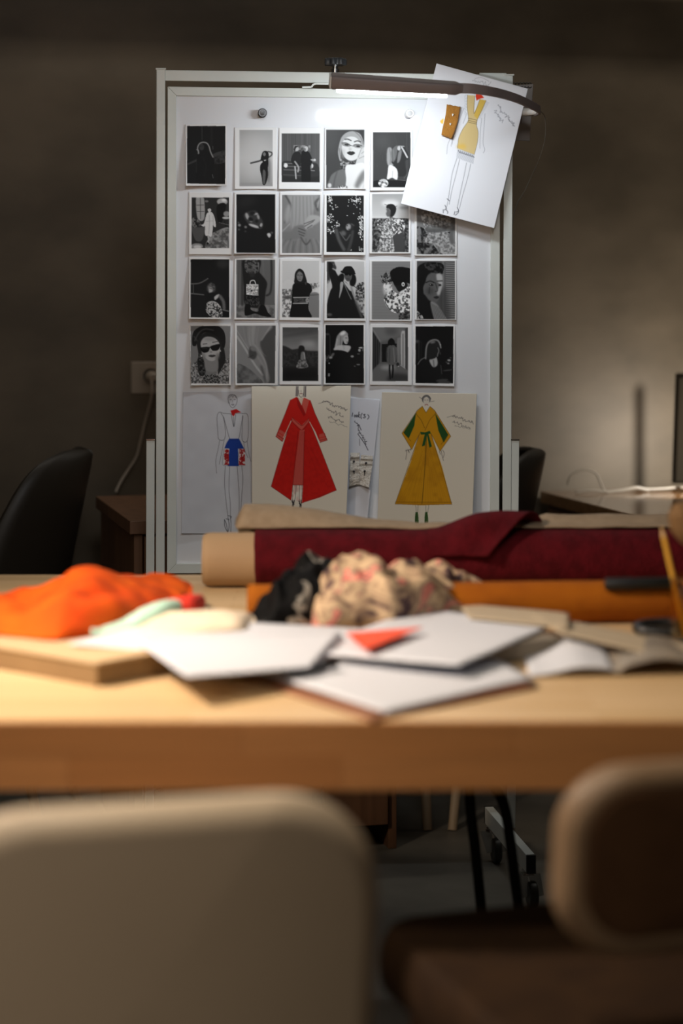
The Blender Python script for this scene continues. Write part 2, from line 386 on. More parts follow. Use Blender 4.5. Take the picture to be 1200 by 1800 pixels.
def d_glasses(k):
    k.ell(100, 160, 60, 140, 84, 0, 40, .6); k.poly([(330, 108), (370, 108), (370, 300), (352, 230)], 50, 5)
    k.poly([(158, 300), (165, 232), (188, 165), (235, 127), (290, 122), (340, 150), (366, 225), (362, 260), (330, 225), (260, 175), (212, 190), (190, 245), (180, 330), (205, 385), (175, 365)], 158, 2)
    k.line([(290, 122), (335, 165), (360, 225)], 7, 95, .6, 2); k.line([(168, 260), (178, 340)], 7, 90, .6, 2)
    k.poly([(205, 190), (250, 164), (305, 175), (338, 230), (340, 290), (305, 345), (258, 358), (218, 338), (192, 290), (188, 240)], 208, 2)
    k.ell(200, 300, 14, 40, 170, 0, 8, .6); k.ell(255, 265, 12, 10, 178, 0, 5); k.line([(248, 235), (250, 262)], 6, 185, .8, 3)
    k.line([(212, 186), (235, 184), (262, 196)], 9, 66, .9, 1); k.line([(288, 206), (312, 198), (338, 206)], 9, 70, .9, 1)
    k.ell(222, 228, 37, 16, 138, 12, 1); k.ell(315, 240, 36, 16, 138, 8, 1); k.line([(255, 235), (282, 240)], 5, 70)
    k.ell(226, 229, 17, 7, 40, 8, 1); k.ell(318, 241, 16, 7, 40, 5, 1); k.line([(186, 215), (222, 214), (258, 236)], 4, 52); k.line([(282, 232), (318, 226), (352, 240)], 4, 52)
    k.poly([(228, 296), (250, 281), (262, 284), (275, 282), (294, 297), (262, 314)], 44, 1); k.line([(232, 296), (290, 297)], 3, 20)
    k.poly([(300, 370), (322, 305), (345, 248), (372, 262), (372, 392), (305, 390)], 196, 3)
    for q in ([(340, 265), (368, 238)], [(345, 300), (370, 280)], [(325, 340), (368, 320)], [(318, 330), (340, 270)]): k.line(q, 4, 120, .8, 1)
    k.speck(k.mpoly([(180, 350), (225, 372), (262, 360), (300, 378), (225, 405), (190, 440), (175, 420)]), 45, 150, 12)
    k.poly([(92, 500), (115, 462), (175, 430), (215, 440), (224, 585), (75, 585)], 104, 3); k.line([(150, 445), (130, 510), (120, 580)], 8, 72, .8, 4)
    k.poly([(218, 402), (280, 388), (372, 388), (372, 585), (232, 585), (222, 500)], 218, 2)
    k.poly([(290, 560), (330, 470), (372, 430), (372, 500), (330, 560), (320, 585)], 120, 10); k.poly([(345, 585), (372, 530), (372, 585)], 205, 3)
    k.ell(90, 556, 15, 18, 205, 0, 3); k.speck(k.mpoly([(165, 560), (230, 560), (230, 585), (165, 585)]), 60, 225, 10)
def d_vase(k):
    for i in range(60):
        x, y = k.rng.uniform(442, 742), k.rng.uniform(130, 540); k.line([(x, y), (x + k.rng.uniform(-8, 8), y + k.rng.uniform(10, 60))], 1.5, 95, .35)
    k.ell(520, 200, 70, 70, 84, 0, 40, .6); k.line([(712, 130), (715, 570)], 3, 90, .6); k.line([(690, 500), (735, 440)], 2, 120)
    k.poly([(600, 250), (640, 236), (690, 250), (722, 300), (728, 345), (700, 362), (705, 470), (640, 480), (590, 420), (590, 300)], 40, 3)
    k.poly([(556, 270), (572, 250), (592, 262), (600, 330), (590, 370), (605, 392), (565, 398), (552, 350)], 150, 3); k.line([(575, 260), (585, 330), (578, 385)], 5, 100, .8, 2)
    k.poly([(590, 275), (620, 240), (650, 238), (640, 270), (625, 340), (600, 370), (590, 330)], 100, 3); k.poly([(645, 290), (672, 275), (660, 350), (636, 375)], 120, 3)
    k.line([(605, 270), (612, 350)], 4, 150, .6, 2)
    k.ell(650, 258, 13, 19, 190, 0, 2); k.line([(672, 250), (695, 290), (716, 330)], 13, 200, .95, 1); k.line([(650, 240), (690, 242)], 8, 170, .9, 1)
    k.poly([(568, 398), (598, 396), (632, 425), (641, 470), (632, 512), (595, 495), (555, 508), (560, 450)], 222, 2); k.line([(600, 440), (596, 495)], 4, 150, .7, 2)
    k.poly([(438, 525), (560, 508), (640, 512), (745, 532), (745, 575), (438, 575)], 26, 2); k.line([(560, 510), (690, 516), (745, 532)], 3, 110)
    k.speck(k.mell(525, 538, 40, 34), 90, 228, 14); k.ell(528, 515, 25, 8, 190, 0, 2); k.ell(528, 548, 14, 10, 240, 0, 2)
def d_blossom(k):
    for cx, cy, sx, sy, n in ((92, 672, 16, 26, 30), (300, 680, 34, 26, 46), (92, 825, 22, 34, 34), (100, 915, 30, 22, 24), (152, 872, 12, 22, 18), (342, 850, 16, 60, 50), (340, 935, 16, 40, 34), (250, 745, 60, 50, 5), (120, 745, 40, 30, 6), (345, 1070, 20, 20, 10), (260, 1082, 8, 10, 3)):
        for i in range(n):
            k.ell(k.rng.normal(cx, sx * .6), k.rng.normal(cy, sy * .6), k.rng.uniform(2.5, 6), k.rng.uniform(2.5, 6), k.rng.uniform(175, 245))
    k.poly([(128, 910), (160, 895), (200, 905), (240, 930), (285, 915), (275, 1000), (245, 1095), (195, 1095), (160, 1010)], 34, 4)
    k.line([(142, 918), (165, 1000), (205, 1075)], 26, 84, .9, 5); k.line([(275, 930), (262, 1010), (240, 1080)], 22, 64, .9, 5)
    k.ell(250, 890, 34, 28, 40, 10, 4); k.ell(240, 895, 19, 26, 150, 15, 4); k.ell(232, 885, 5, 4, 40); k.ell(245, 912, 7, 3, 60); k.line([(265, 870), (285, 882)], 9, 90, .8, 3)
    k.line([(172, 935), (205, 985), (225, 1000), (255, 955)], 6, 130, .8, 3); k.ell(200, 945, 22, 20, 92, 30, 6)
def d_flowers(k):
    k.ell(580, 705, 70, 28, 222, 0, 12); k.ell(700, 740, 50, 12, 140, 0, 8); k.line([(435, 812), (730, 822)], 8, 215, .8, 4)
    k.speck(k.mpoly([(430, 826), (735, 826), (735, 1100), (430, 1100)], False), 42, 112, 14)
    k.poly([(610, 900), (690, 950), (690, 1097), (600, 1097)], 70, 8)
    k.line([(585, 800), (590, 840)], 26, 80, 1, 2); k.poly([(548, 740), (560, 715), (600, 712), (626, 738), (622, 780), (600, 810), (575, 800), (580, 760)], 34, 1)
    k.line([(560, 722), (535, 712)], 3, 50); k.line([(620, 735), (635, 725)], 3, 50)
    k.poly([(548, 748), (570, 745), (582, 775), (578, 805), (558, 812), (546, 790), (552, 768)], 96, 3)
    k.speck(k.mpoly([(520, 870), (560, 828), (612, 822), (640, 850), (620, 950), (600, 975), (606, 1100), (483, 1100), (492, 1010), (512, 930)]), 95, 215, 11, 4)
    k.line([(545, 850), (575, 930), (600, 960)], 8, 220, .8, 2); k.line([(590, 840), (575, 920)], 6, 90, .7, 2)
    k.speck(k.mpoly([(600, 850), (650, 828), (692, 850), (694, 910), (650, 950), (600, 940)]), 70, 232, 10, 5)
    k.speck(k.mell(492, 862, 20, 28), 60, 215, 10, 5); k.speck(k.mell(498, 900, 14, 24), 80, 200, 10, 5)
    for i in range(9): k.line([(505 + i * 12, 990), (492 + i * 14, 1100)], 5, 60 if i % 2 else 205, .55, 1)
    k.line([(500, 985), (600, 990)], 7, 70, .8, 2)
def d_lace_arm(k):
    k.speck(k.mpoly([(790, 900), (880, 930), (900, 1020), (1000, 1060), (1110, 1120), (790, 1120)]), 30, 120, 22)
    k.speck(k.mpoly([(880, 770), (1090, 770), (1062, 900), (1045, 1010), (880, 1022), (870, 980), (895, 930)]), 100, 176, 14)
    k.speck(k.mpoly([(925, 1010), (1050, 1000), (1110, 1050), (1110, 1115), (1000, 1110)]), 110, 170, 14)
    k.line([(890, 880), (960, 895), (1050, 870)], 8, 60, .8, 4); k.speck(k.mpoly([(830, 785), (880, 775), (900, 850), (905, 910), (870, 935), (850, 880)]), 110, 195, 12)
    k.line([(880, 915), (960, 920), (1060, 905)], 40, 88, .95, 4); k.line([(890, 905), (1000, 905)], 10, 130, .7, 6)
    k.line([(1085, 790), (1088, 880), (1070, 950), (1080, 1020)], 34, 96, .9, 5); k.ell(1060, 905, 26, 14, 120, -20, 4); k.ell(1055, 940, 10, 5, 25)
    k.line([(940, 925), (930, 1010)], 5, 80, .7, 3); k.line([(990, 935), (985, 1000)], 5, 85, .7, 3)
def d_bench(k):
    k.ell(375, 110, 52, 40, 44, 0, 14); k.line([(120, 272), (190, 266), (255, 230)], 9, 108, .95, 2); k.line([(120, 350), (222, 360)], 8, 124, .95, 2); k.line([(138, 275), (139, 350)], 8, 84, .9, 1.5)
    k.poly([(245, 320), (250, 285), (280, 262), (310, 280), (318, 320), (300, 340), (262, 340)], 66, 5); k.poly([(262, 296), (285, 290), (296, 320), (284, 350), (284, 385), (270, 385), (262, 330)], 172, 4)
    k.speck(k.mpoly([(250, 300), (270, 265), (305, 275), (310, 320)]), 40, 120, 9, 3, .6)
    k.poly([(238, 350), (265, 345), (300, 345), (345, 400), (340, 430), (250, 430)], 14, 3); k.poly([(305, 378), (330, 358), (348, 356), (340, 378), (312, 402)], 190, 3)
    k.line([(352, 372), (378, 415), (384, 470)], 26, 108, .95, 5); k.line([(372, 480), (420, 492)], 9, 130, .9, 2)
    k.speck(k.mpoly([(246, 428), (290, 410), (340, 430), (362, 470), (366, 535), (290, 540), (238, 490)]), 40, 190, 10, 4)
def d_handbag(k):
    k.speck(k.mpoly([(485, 440), (800, 440), (800, 548), (485, 548)], False), 92, 128, 30); k.line([(535, 78), (535, 445)], 16, 48, .8, 5); k.line([(510, 78), (505, 450)], 5, 60, .7, 2)
    k.line([(768, 78), (770, 240), (760, 340), (730, 365)], 16, 48, .9, 3); k.line([(700, 78), (705, 200)], 8, 118, .6, 4)
    k.poly([(545, 78), (678, 78), (672, 170), (690, 200), (733, 262), (722, 340), (712, 440), (700, 470), (560, 440), (548, 300), (538, 180)], 32, 3)
    k.speck(k.mpoly([(560, 80), (660, 80), (660, 180), (570, 180)]), 34, 104, 14); k.ell(605, 165, 30, 12, 86, 0, 6); k.ell(615, 200, 22, 20, 46, 0, 6)
    k.speck(k.mpoly([(565, 370), (660, 375), (665, 440), (565, 440)]), 20, 70, 10)
    k.poly([(560, 440), (600, 440), (605, 480), (660, 495), (665, 450), (712, 445), (740, 500), (768, 535), (700, 530), (640, 510), (585, 525), (555, 520)], 18, 1)
    k.line([(655, 485), (675, 440)], 10, 90, .7, 3)
    k.line([(596, 282), (603, 250), (632, 246), (645, 282)], 7, 215)
    k.poly([(568, 284), (575, 276), (655, 276), (664, 285), (664, 355), (655, 364), (575, 360), (568, 350)], 226)
    k.speck(k.mpoly([(568, 284), (664, 284), (664, 360), (568, 360)], False), 118, 240, 7, 4, .8); k.ell(610, 328, 9, 7, 40); k.line([(570, 320), (662, 322)], 3, 130)
def d_sweater(k):
    k.speck(k.mpoly([(855, 268), (1160, 262), (1160, 310), (855, 310)], False), 110, 215, 12, 4); k.poly([(855, 290), (900, 236), (955, 260), (965, 300), (855, 320)], 214, 4)
    k.speck(k.mpoly([(855, 315), (960, 315), (950, 545), (855, 545)], False), 110, 222, 14, 4); k.ell(905, 380, 45, 14, 84, 0, 6); k.line([(855, 340), (945, 325)], 8, 90, .8, 3)
    k.poly([(1070, 360), (1110, 335), (1160, 290), (1160, 360)], 225, 3); k.poly([(1072, 362), (1160, 358), (1160, 545), (1085, 545)], 128, 3); k.line([(1072, 362), (1160, 358)], 4, 60)
    k.poly([(962, 275), (958, 220), (966, 178), (994, 150), (1026, 165), (1046, 210), (1058, 268), (1030, 275)], 30, 1)
    k.poly([(975, 200), (995, 172), (1020, 188), (1026, 215), (1014, 248), (998, 252), (980, 236)], 122, 2); k.line([(980, 202), (994, 200)], 5, 50); k.line([(1006, 202), (1020, 202)], 5, 50); k.line([(990, 234), (1006, 234)], 4, 60); k.line([(999, 205), (1002, 222)], 3, 90)
    k.poly([(943, 285), (965, 266), (1000, 268), (1060, 262), (1090, 285), (1098, 328), (1078, 365), (1070, 470), (1090, 545), (930, 545), (935, 430), (938, 350)], 20, 1)
    k.ell(1048, 268, 7, 12, 70, 0, 2); k.line([(950, 382), (1072, 379)], 8, 190, .9); k.line([(948, 429), (1062, 426)], 8, 190, .9); k.speck(k.mpoly([(952, 390), (1050, 388), (1050, 420), (952, 422)], False), 36, 78, 16)
    k.poly([(1048, 392), (1068, 386), (1074, 415), (1052, 420)], 150, 1); k.line([(1056, 402), (1066, 402)], 4, 60)
def d_beret(k):
    k.ell(400, 650, 40, 120, 140, 0, 30, .6)
    k.speck(k.mpoly([(120, 965), (150, 910), (200, 895), (240, 955), (330, 975), (385, 900), (440, 890), (440, 1085), (115, 1085)]), 66, 168, 9, 3); k.poly([(235, 955), (330, 965), (320, 1020), (250, 1020)], 120, 10)
    k.speck(k.mpoly([(240, 1010), (340, 1010), (350, 1080), (235, 1080)]), 30, 130, 7, 4); k.line([(180, 940), (215, 935)], 8, 205, .8, 2); k.line([(185, 960), (222, 955)], 7, 190, .8, 2)
    k.poly([(165, 730), (200, 690), (270, 660), (345, 690), (380, 770), (398, 840), (402, 900), (378, 950), (345, 1000), (345, 900), (300, 760), (215, 760), (210, 850), (238, 930), (235, 1005), (190, 1010), (172, 900), (182, 850)], 34, 2)
    k.speck(k.mpoly([(180, 850), (215, 860), (235, 1000), (195, 1000)]), 22, 80, 12)
    k.poly([(240, 870), (330, 880), (335, 965), (300, 985), (240, 965)], 134, 4)
    k.poly([(200, 745), (235, 705), (300, 708), (345, 745), (357, 800), (345, 855), (318, 888), (288, 897), (250, 882), (222, 845), (205, 800)], 178, 2)
    k.ell(335, 860, 16, 30, 130, 20, 8); k.ell(225, 850, 12, 26, 140, -15, 7); k.ell(270, 722, 50, 12, 130, 5, 8, .6)
    k.poly([(132, 770), (130, 700), (150, 650), (205, 618), (280, 606), (345, 620), (388, 665), (400, 740), (385, 795), (350, 720), (290, 675), (235, 668), (195, 700), (170, 745), (160, 775)], 26, 1)
    k.line([(150, 735), (185, 670), (235, 640), (300, 650)], 9, 84, .8, 3); k.line([(145, 700), (170, 735)], 8, 80, .7, 3)
    k.line([(218, 762), (250, 758)], 6, 70, .9, 1); k.line([(295, 748), (340, 738)], 6, 60, .9, 1)
    k.poly([(195, 793), (230, 784), (270, 785), (272, 800), (258, 824), (225, 830), (205, 815)], 12, 1); k.poly([(278, 780), (320, 765), (355, 762), (352, 792), (335, 812), (300, 814), (284, 800)], 12, 1); k.line([(262, 788), (290, 783)], 7, 14)
    k.line([(210, 798), (250, 795)], 4, 50); k.ell(283, 824, 12, 6, 130, 0, 3); k.line([(280, 800), (272, 824)], 4, 150, .8, 2)
    k.poly([(262, 856), (282, 846), (292, 848), (308, 846), (322, 854), (294, 868)], 66, 1); k.line([(268, 856), (318, 855)], 3, 34); k.ell(206, 857, 6, 6, 225); k.ell(360, 815, 4, 8, 200)
def d_veil(k):
    k.poly([(492, 612), (770, 612), (715, 690), (680, 755), (705, 840), (735, 930), (742, 1080), (492, 1080)], 132, 5)
    k.line([(620, 620), (610, 760)], 50, 168, .6, 14); k.line([(765, 615), (690, 730)], 10, 170, .8, 4)
    k.line([(494, 700), (560, 800), (640, 930), (705, 1010)], 16, 178, .85, 3); k.line([(492, 650), (560, 760), (600, 820)], 6, 175, .6, 2)
    for i in range(7): k.line([(540 + i * 22, 620), (570 + i * 14, 760), (620 + i * 18, 860)], 3, 108 if i % 2 else 160, .5, 2)
    k.poly([(592, 800), (610, 782), (640, 810), (655, 850), (630, 885), (590, 865)], 72, 5); k.ell(625, 800, 26, 18, 124, 20, 5); k.line([(585, 870), (625, 850)], 4, 40, .8, 2)
    k.line([(640, 770), (700, 860), (735, 950), (732, 1075)], 10, 168, .7, 4); k.line([(660, 860), (715, 950)], 14, 150, .6, 5); k.line([(690, 940), (730, 1070)], 16, 62, .7, 7)
    k.speck(k.mpoly([(492, 930), (560, 940), (640, 1000), (700, 1080), (492, 1080)]), 78, 118, 40, 2)
def d_field(k):
    k.ell(1065, 762, 60, 26, 164, 0, 18); k.line([(865, 700), (1100, 660)], 16, 72, .6, 8); k.line([(900, 730), (1140, 690)], 10, 118, .5, 6)
    k.poly([(855, 772), (890, 780), (940, 806), (1000, 795), (1060, 815), (1155, 818), (1155, 1065), (855, 1065)], 46, 4, 1, False); k.poly([(855, 960), (1155, 950), (1155, 1065), (855, 1065)], 18, 26, 1, False)
    k.speck(k.mpoly([(855, 830), (1155, 830), (1155, 940), (855, 940)], False), 36, 60, 14, 3, .7)
    k.poly([(990, 820), (992, 785), (1010, 772), (1034, 782), (1038, 808), (1020, 830), (1010, 880), (990, 880)], 30, 3)
    k.poly([(1012, 830), (1035, 825), (1044, 860), (1040, 892), (1008, 892)], 120, 3); k.line([(1034, 830), (1042, 885)], 7, 185, .9, 2)
    k.speck(k.mpoly([(995, 890), (1045, 886), (1058, 915), (1066, 945), (1020, 956), (972, 950)]), 70, 140, 12)
def d_hat(k):
    k.poly([(66, 93), (120, 93), (100, 170), (90, 250), (66, 260)], 58, 3); k.line([(120, 95), (135, 140)], 14, 60, .9, 3); k.line([(108, 270), (92, 350)], 14, 205, .9, 3); k.line([(80, 250), (70, 300)], 12, 180, .8, 3)
    k.speck(k.mpoly([(305, 285), (340, 262), (370, 275), (370, 420), (300, 400)]), 40, 170, 11, 4); k.line([(275, 285), (370, 350)], 5, 40)
    k.speck(k.mpoly([(290, 390), (370, 400), (370, 555), (340, 555)]), 70, 180, 16)
    k.poly([(82, 100), (110, 110), (130, 150), (150, 195), (185, 245), (225, 262), (262, 330), (290, 400), (330, 490), (352, 555), (66, 555), (72, 420), (95, 330), (110, 290), (85, 190)], 24, 2)
    k.ell(128, 140, 14, 22, 60, -20, 3); k.line([(115, 150), (150, 170)], 10, 200, .8, 3)
    k.poly([(165, 255), (150, 225), (182, 190), (205, 200), (200, 250)], 20, 3); k.poly([(262, 230), (270, 195), (295, 205), (302, 250), (285, 290), (255, 285), (250, 250)], 20, 3)
    k.poly([(209, 190), (262, 192), (264, 225), (248, 250), (228, 250), (212, 228)], 80, 2); k.line([(225, 232), (248, 234)], 4, 40)
    k.ell(237, 182, 62, 15, 18, 8, 1); k.poly([(195, 182), (205, 142), (235, 130), (270, 138), (290, 190)], 20, 1); k.poly([(212, 186), (238, 184), (236, 202), (216, 204)], 10); k.poly([(242, 186), (264, 190), (260, 206), (246, 204)], 10)
    k.poly([(176, 262), (200, 262), (190, 320), (165, 390), (172, 320)], 165, 2); k.poly([(200, 250), (225, 265), (262, 310), (255, 330), (215, 280)], 190, 2); k.line([(205, 270), (240, 350), (262, 395)], 7, 150, .8, 2)
    k.line([(262, 300), (295, 400), (340, 490)], 14, 130, .8, 4); k.line([(300, 420), (345, 540)], 18, 96, .8, 5); k.ell(88, 520, 22, 12, 90, 0, 5)
def d_profile(k):
    for y in range(95, 560, 24): k.line([(430, y), (745, y + 4)], 5, 112, .35, 3)
    k.speck(k.mpoly([(500, 215), (520, 195), (548, 182), (580, 200), (590, 245), (560, 268), (515, 262)]), 24, 140, 9, 4); k.line([(545, 180), (550, 170)], 3, 90)
    k.poly([(610, 260), (700, 250), (720, 300), (690, 340), (650, 335), (625, 300)], 26, 2)
    k.poly([(582, 215), (580, 175), (610, 150), (650, 136), (700, 140), (745, 160), (745, 265), (700, 260), (640, 285), (605, 262)], 16, 1)
    for i in range(40): k.ell(k.rng.uniform(585, 740), k.rng.uniform(142, 250), 6, 6, 16)
    k.line([(585, 195), (590, 260)], 5, 44, .6, 2)
    k.speck(k.mpoly([(525, 285), (560, 262), (592, 275), (600, 320), (650, 352), (690, 320), (745, 295), (745, 480), (700, 498), (640, 508), (590, 492), (550, 450), (530, 400), (540, 350)]), 70, 245, 15, 5)
    k.poly([(525, 290), (560, 270), (590, 285), (585, 340), (535, 360)], 228, 8, .7); k.line([(548, 370), (542, 420), (570, 470)], 6, 30, .9, 1); k.line([(600, 330), (585, 380)], 7, 24, .9, 1); k.line([(640, 440), (650, 500)], 5, 40, .8, 1); k.line([(660, 450), (700, 430), (740, 460)], 5, 60, .7, 1)
    k.ell(684, 276, 12, 17, 235); k.ell(684, 277, 5, 9, 30); k.poly([(655, 340), (690, 318), (695, 330), (668, 352)], 222, 1)
    k.speck(k.mpoly([(650, 505), (742, 495), (742, 562), (650, 562)], False), 30, 110, 12)
def d_shutter(k):
    k.poly([(1000, 90), (1110, 90), (1110, 560), (1000, 560)], 112, 3, 1, False)
    for y in range(96, 560, 17): k.line([(1030, y), (1105, y + 3)], 6, 62, .9, 1.5); k.line([(1030, y + 8), (1105, y + 11)], 5, 150, .8, 1.5)
    k.line([(1022, 90), (1022, 560)], 10, 84, .9, 3); k.poly([(975, 380), (1030, 300), (1060, 557), (1000, 557)], 62, 14, .7)
    k.poly([(880, 215), (935, 182), (990, 190), (1002, 270), (988, 345), (968, 402), (935, 424), (895, 395), (850, 345), (848, 265)], 92, 3)
    k.poly([(955, 195), (998, 200), (1003, 275), (985, 345), (968, 365), (958, 340), (978, 280), (960, 250)], 176, 5); k.ell(900, 330, 30, 30, 72, 0, 12)
    k.line([(870, 262), (905, 250), (935, 262)], 9, 30, .9, 2); k.line([(960, 250), (1000, 248)], 8, 40, .9, 2); k.ell(912, 280, 18, 8, 24, 10, 2); k.ell(982, 282, 12, 8, 34, 0, 2); k.ell(905, 277, 4, 3, 190)
    k.line([(945, 262), (962, 325), (945, 332)], 7, 50, .8, 2); k.line([(900, 300), (895, 350)], 5, 30, .8, 2); k.poly([(930, 380), (955, 370), (975, 378), (955, 392)], 40, 2)
    k.poly([(797, 240), (800, 150), (840, 110), (900, 98), (960, 102), (1000, 130), (1004, 190), (960, 172), (915, 180), (880, 210), (865, 260), (848, 300), (848, 350), (820, 370), (797, 380)], 18, 3)
    k.speck(k.mpoly([(860, 105), (1000, 110), (1000, 180), (900, 178)]), 14, 60, 16)
    k.poly([(797, 330), (850, 350), (890, 400), (915, 430), (935, 557), (800, 557)], 22, 4); k.poly([(905, 425), (945, 425), (985, 470), (1015, 520), (1035, 560), (935, 560)], 130, 3)
    for i in range(9): k.line([(905 + i * 12, 425 + i * 6), (935 + i * 13, 560)], 4, 70, .8, 1)
    k.speck(k.mpoly([(797, 490), (835, 520), (850, 557), (797, 557)]), 30, 190, 8, 4); k.line([(890, 420), (925, 555)], 14, 18, .9, 3)
def d_blonde(k):
    k.line([(92, 690), (94, 850)], 6, 62, .8, 2); k.ell(72, 682, 18, 8, 70, 0, 4); k.speck(k.mpoly([(60, 850), (140, 840), (130, 890), (60, 900)]), 20, 84, 14)
    k.poly([(130, 790), (138, 745), (148, 700), (172, 670), (205, 652), (232, 672), (236, 690), (205, 720), (192, 760), (190, 790), (150, 800)], 150, 3)
    k.ell(195, 675, 24, 14, 222, -25, 5); k.line([(150, 720), (142, 780)], 7, 200, .8, 3); k.line([(178, 700), (175, 780)], 6, 90, .8, 3)
    k.poly([(205, 700), (232, 690), (240, 715), (238, 745), (225, 762), (208, 755), (198, 725)], 176, 2); k.line([(216, 712), (230, 712)], 4, 50); k.ell(230, 745, 6, 3, 60)
    k.poly([(120, 805), (150, 775), (210, 770), (252, 775), (258, 795), (232, 828), (190, 815), (150, 815)], 188, 3); k.line([(200, 770), (205, 800)], 10, 150, .6, 4)
    k.poly([(95, 850), (130, 812), (200, 815), (240, 830), (258, 815), (270, 900), (265, 1010), (280, 1080), (70, 1080), (80, 950)], 16, 2); k.line([(120, 840), (95, 872)], 18, 110, .9, 4); k.ell(98, 870, 14, 8, 150, 0, 3)
    for x, y, rx, ry, c in ((342, 790, 22, 5, 215), (328, 810, 10, 12, 170), (270, 860, 13, 9, 150), (318, 925, 16, 5, 130), (290, 938, 8, 4, 110), (86, 915, 6, 5, 190), (84, 1012, 8, 10, 140), (355, 800, 6, 20, 90), (320, 840, 12, 5, 90), (85, 1000, 10, 3, 170)): k.ell(x, y, rx, ry, c, 0, 2)
def d_corridor(k):
    k.poly([(437, 627), (722, 627), (660, 700), (500, 750), (437, 660)], 116, 14, 1, False); k.ell(590, 660, 50, 30, 76, 0, 16, .7)
    k.poly([(437, 655), (502, 760), (492, 915), (437, 975)], 40, 2, 1, False)
    for x in (450, 470, 486): k.line([(x, 690 + (x - 450)), (x, 960 - (x - 450))], 4, 84, .8, 1)
    k.line([(440, 640), (505, 745)], 7, 150, .7, 3); k.poly([(502, 745), (660, 725), (655, 910), (495, 912)], 96, 4, 1, False); k.poly([(512, 762), (632, 758), (632, 905), (512, 905)], 22, 2, 1, False)
    k.poly([(635, 715), (660, 705), (655, 920), (632, 915)], 130, 3, 1, False); k.poly([(665, 690), (690, 655), (700, 690), (698, 960), (668, 945)], 190, 3); k.line([(682, 680), (682, 950)], 9, 90, .8, 3); k.poly([(700, 640), (725, 627), (725, 975), (702, 962)], 70, 3, 1, False)
    k.poly([(437, 972), (495, 918), (655, 922), (722, 978), (722, 1062), (437, 1062)], 104, 4, 1, False); k.ell(560, 950, 60, 18, 165, 0, 12); k.poly([(560, 1062), (590, 1000), (722, 1010), (722, 1062)], 60, 12); k.line([(660, 930), (700, 958)], 4, 190, .8, 1)
    k.line([(576, 915), (574, 970), (580, 1038)], 14, 30); k.line([(600, 915), (602, 970), (596, 1030)], 13, 26); k.line([(556, 790), (550, 850), (556, 905)], 11, 60); k.line([(626, 790), (636, 850), (640, 915)], 11, 110, .95, 1)
    k.poly([(560, 785), (590, 768), (620, 778), (632, 830), (618, 920), (562, 920), (556, 850)], 96, 2); k.line([(605, 790), (615, 905)], 7, 150, .7, 3); k.line([(575, 800), (572, 910)], 8, 60, .7, 3)
    k.poly([(562, 770), (564, 735), (588, 714), (612, 732), (616, 768), (590, 762)], 16, 2); k.ell(590, 760, 14, 12, 20); k.ell(640, 925, 12, 16, 46); k.ell(645, 940, 6, 4, 190)
def d_backlit(k):
    k.ell(800, 740, 20, 12, 74, 0, 5); k.line([(815, 740), (812, 880)], 12, 46, .9, 4); k.line([(835, 740), (832, 880)], 6, 36, .9, 3)
    k.poly([(803, 960), (830, 890), (868, 868), (905, 870), (960, 900), (990, 930), (1000, 1010), (1030, 1085), (775, 1085)], 22, 3)
    k.poly([(882, 870), (872, 810), (885, 755), (920, 728), (965, 730), (988, 765), (985, 810), (960, 860), (930, 880)], 34, 3)
    k.line([(868, 878), (872, 800), (888, 752), (925, 728), (965, 732), (986, 765)], 12, 150, .9, 3); k.line([(985, 765), (990, 790)], 10, 170, .9, 2)
    k.ell(925, 745, 22, 10, 120, -15, 5); k.line([(966, 790), (974, 815), (966, 840), (962, 860)], 6, 160, .85, 2); k.ell(985, 835, 5, 12, 70, 0, 3)
    k.line([(805, 925), (830, 888), (868, 868)], 7, 122, .9, 2); k.line([(990, 930), (998, 1000)], 6, 78, .9, 2)
    k.poly([(898, 888), (920, 882), (945, 872), (955, 865), (965, 905), (958, 935), (930, 946), (908, 920)], 170, 3); k.line([(930, 890), (935, 940)], 8, 80, .8, 3)
    for x, y, rx, ry, c in ((1056, 890, 14, 8, 180), (1050, 915, 10, 6, 150), (1035, 905, 7, 4, 110), (1068, 870, 8, 3, 120), (1045, 970, 40, 5, 76), (1000, 1050, 50, 10, 64)): k.ell(x, y, rx, ry, c, -8 if rx > 30 else 0, 3)
    k.poly([(975, 1050), (1040, 1050), (1090, 1085), (985, 1085)], 66, 5)

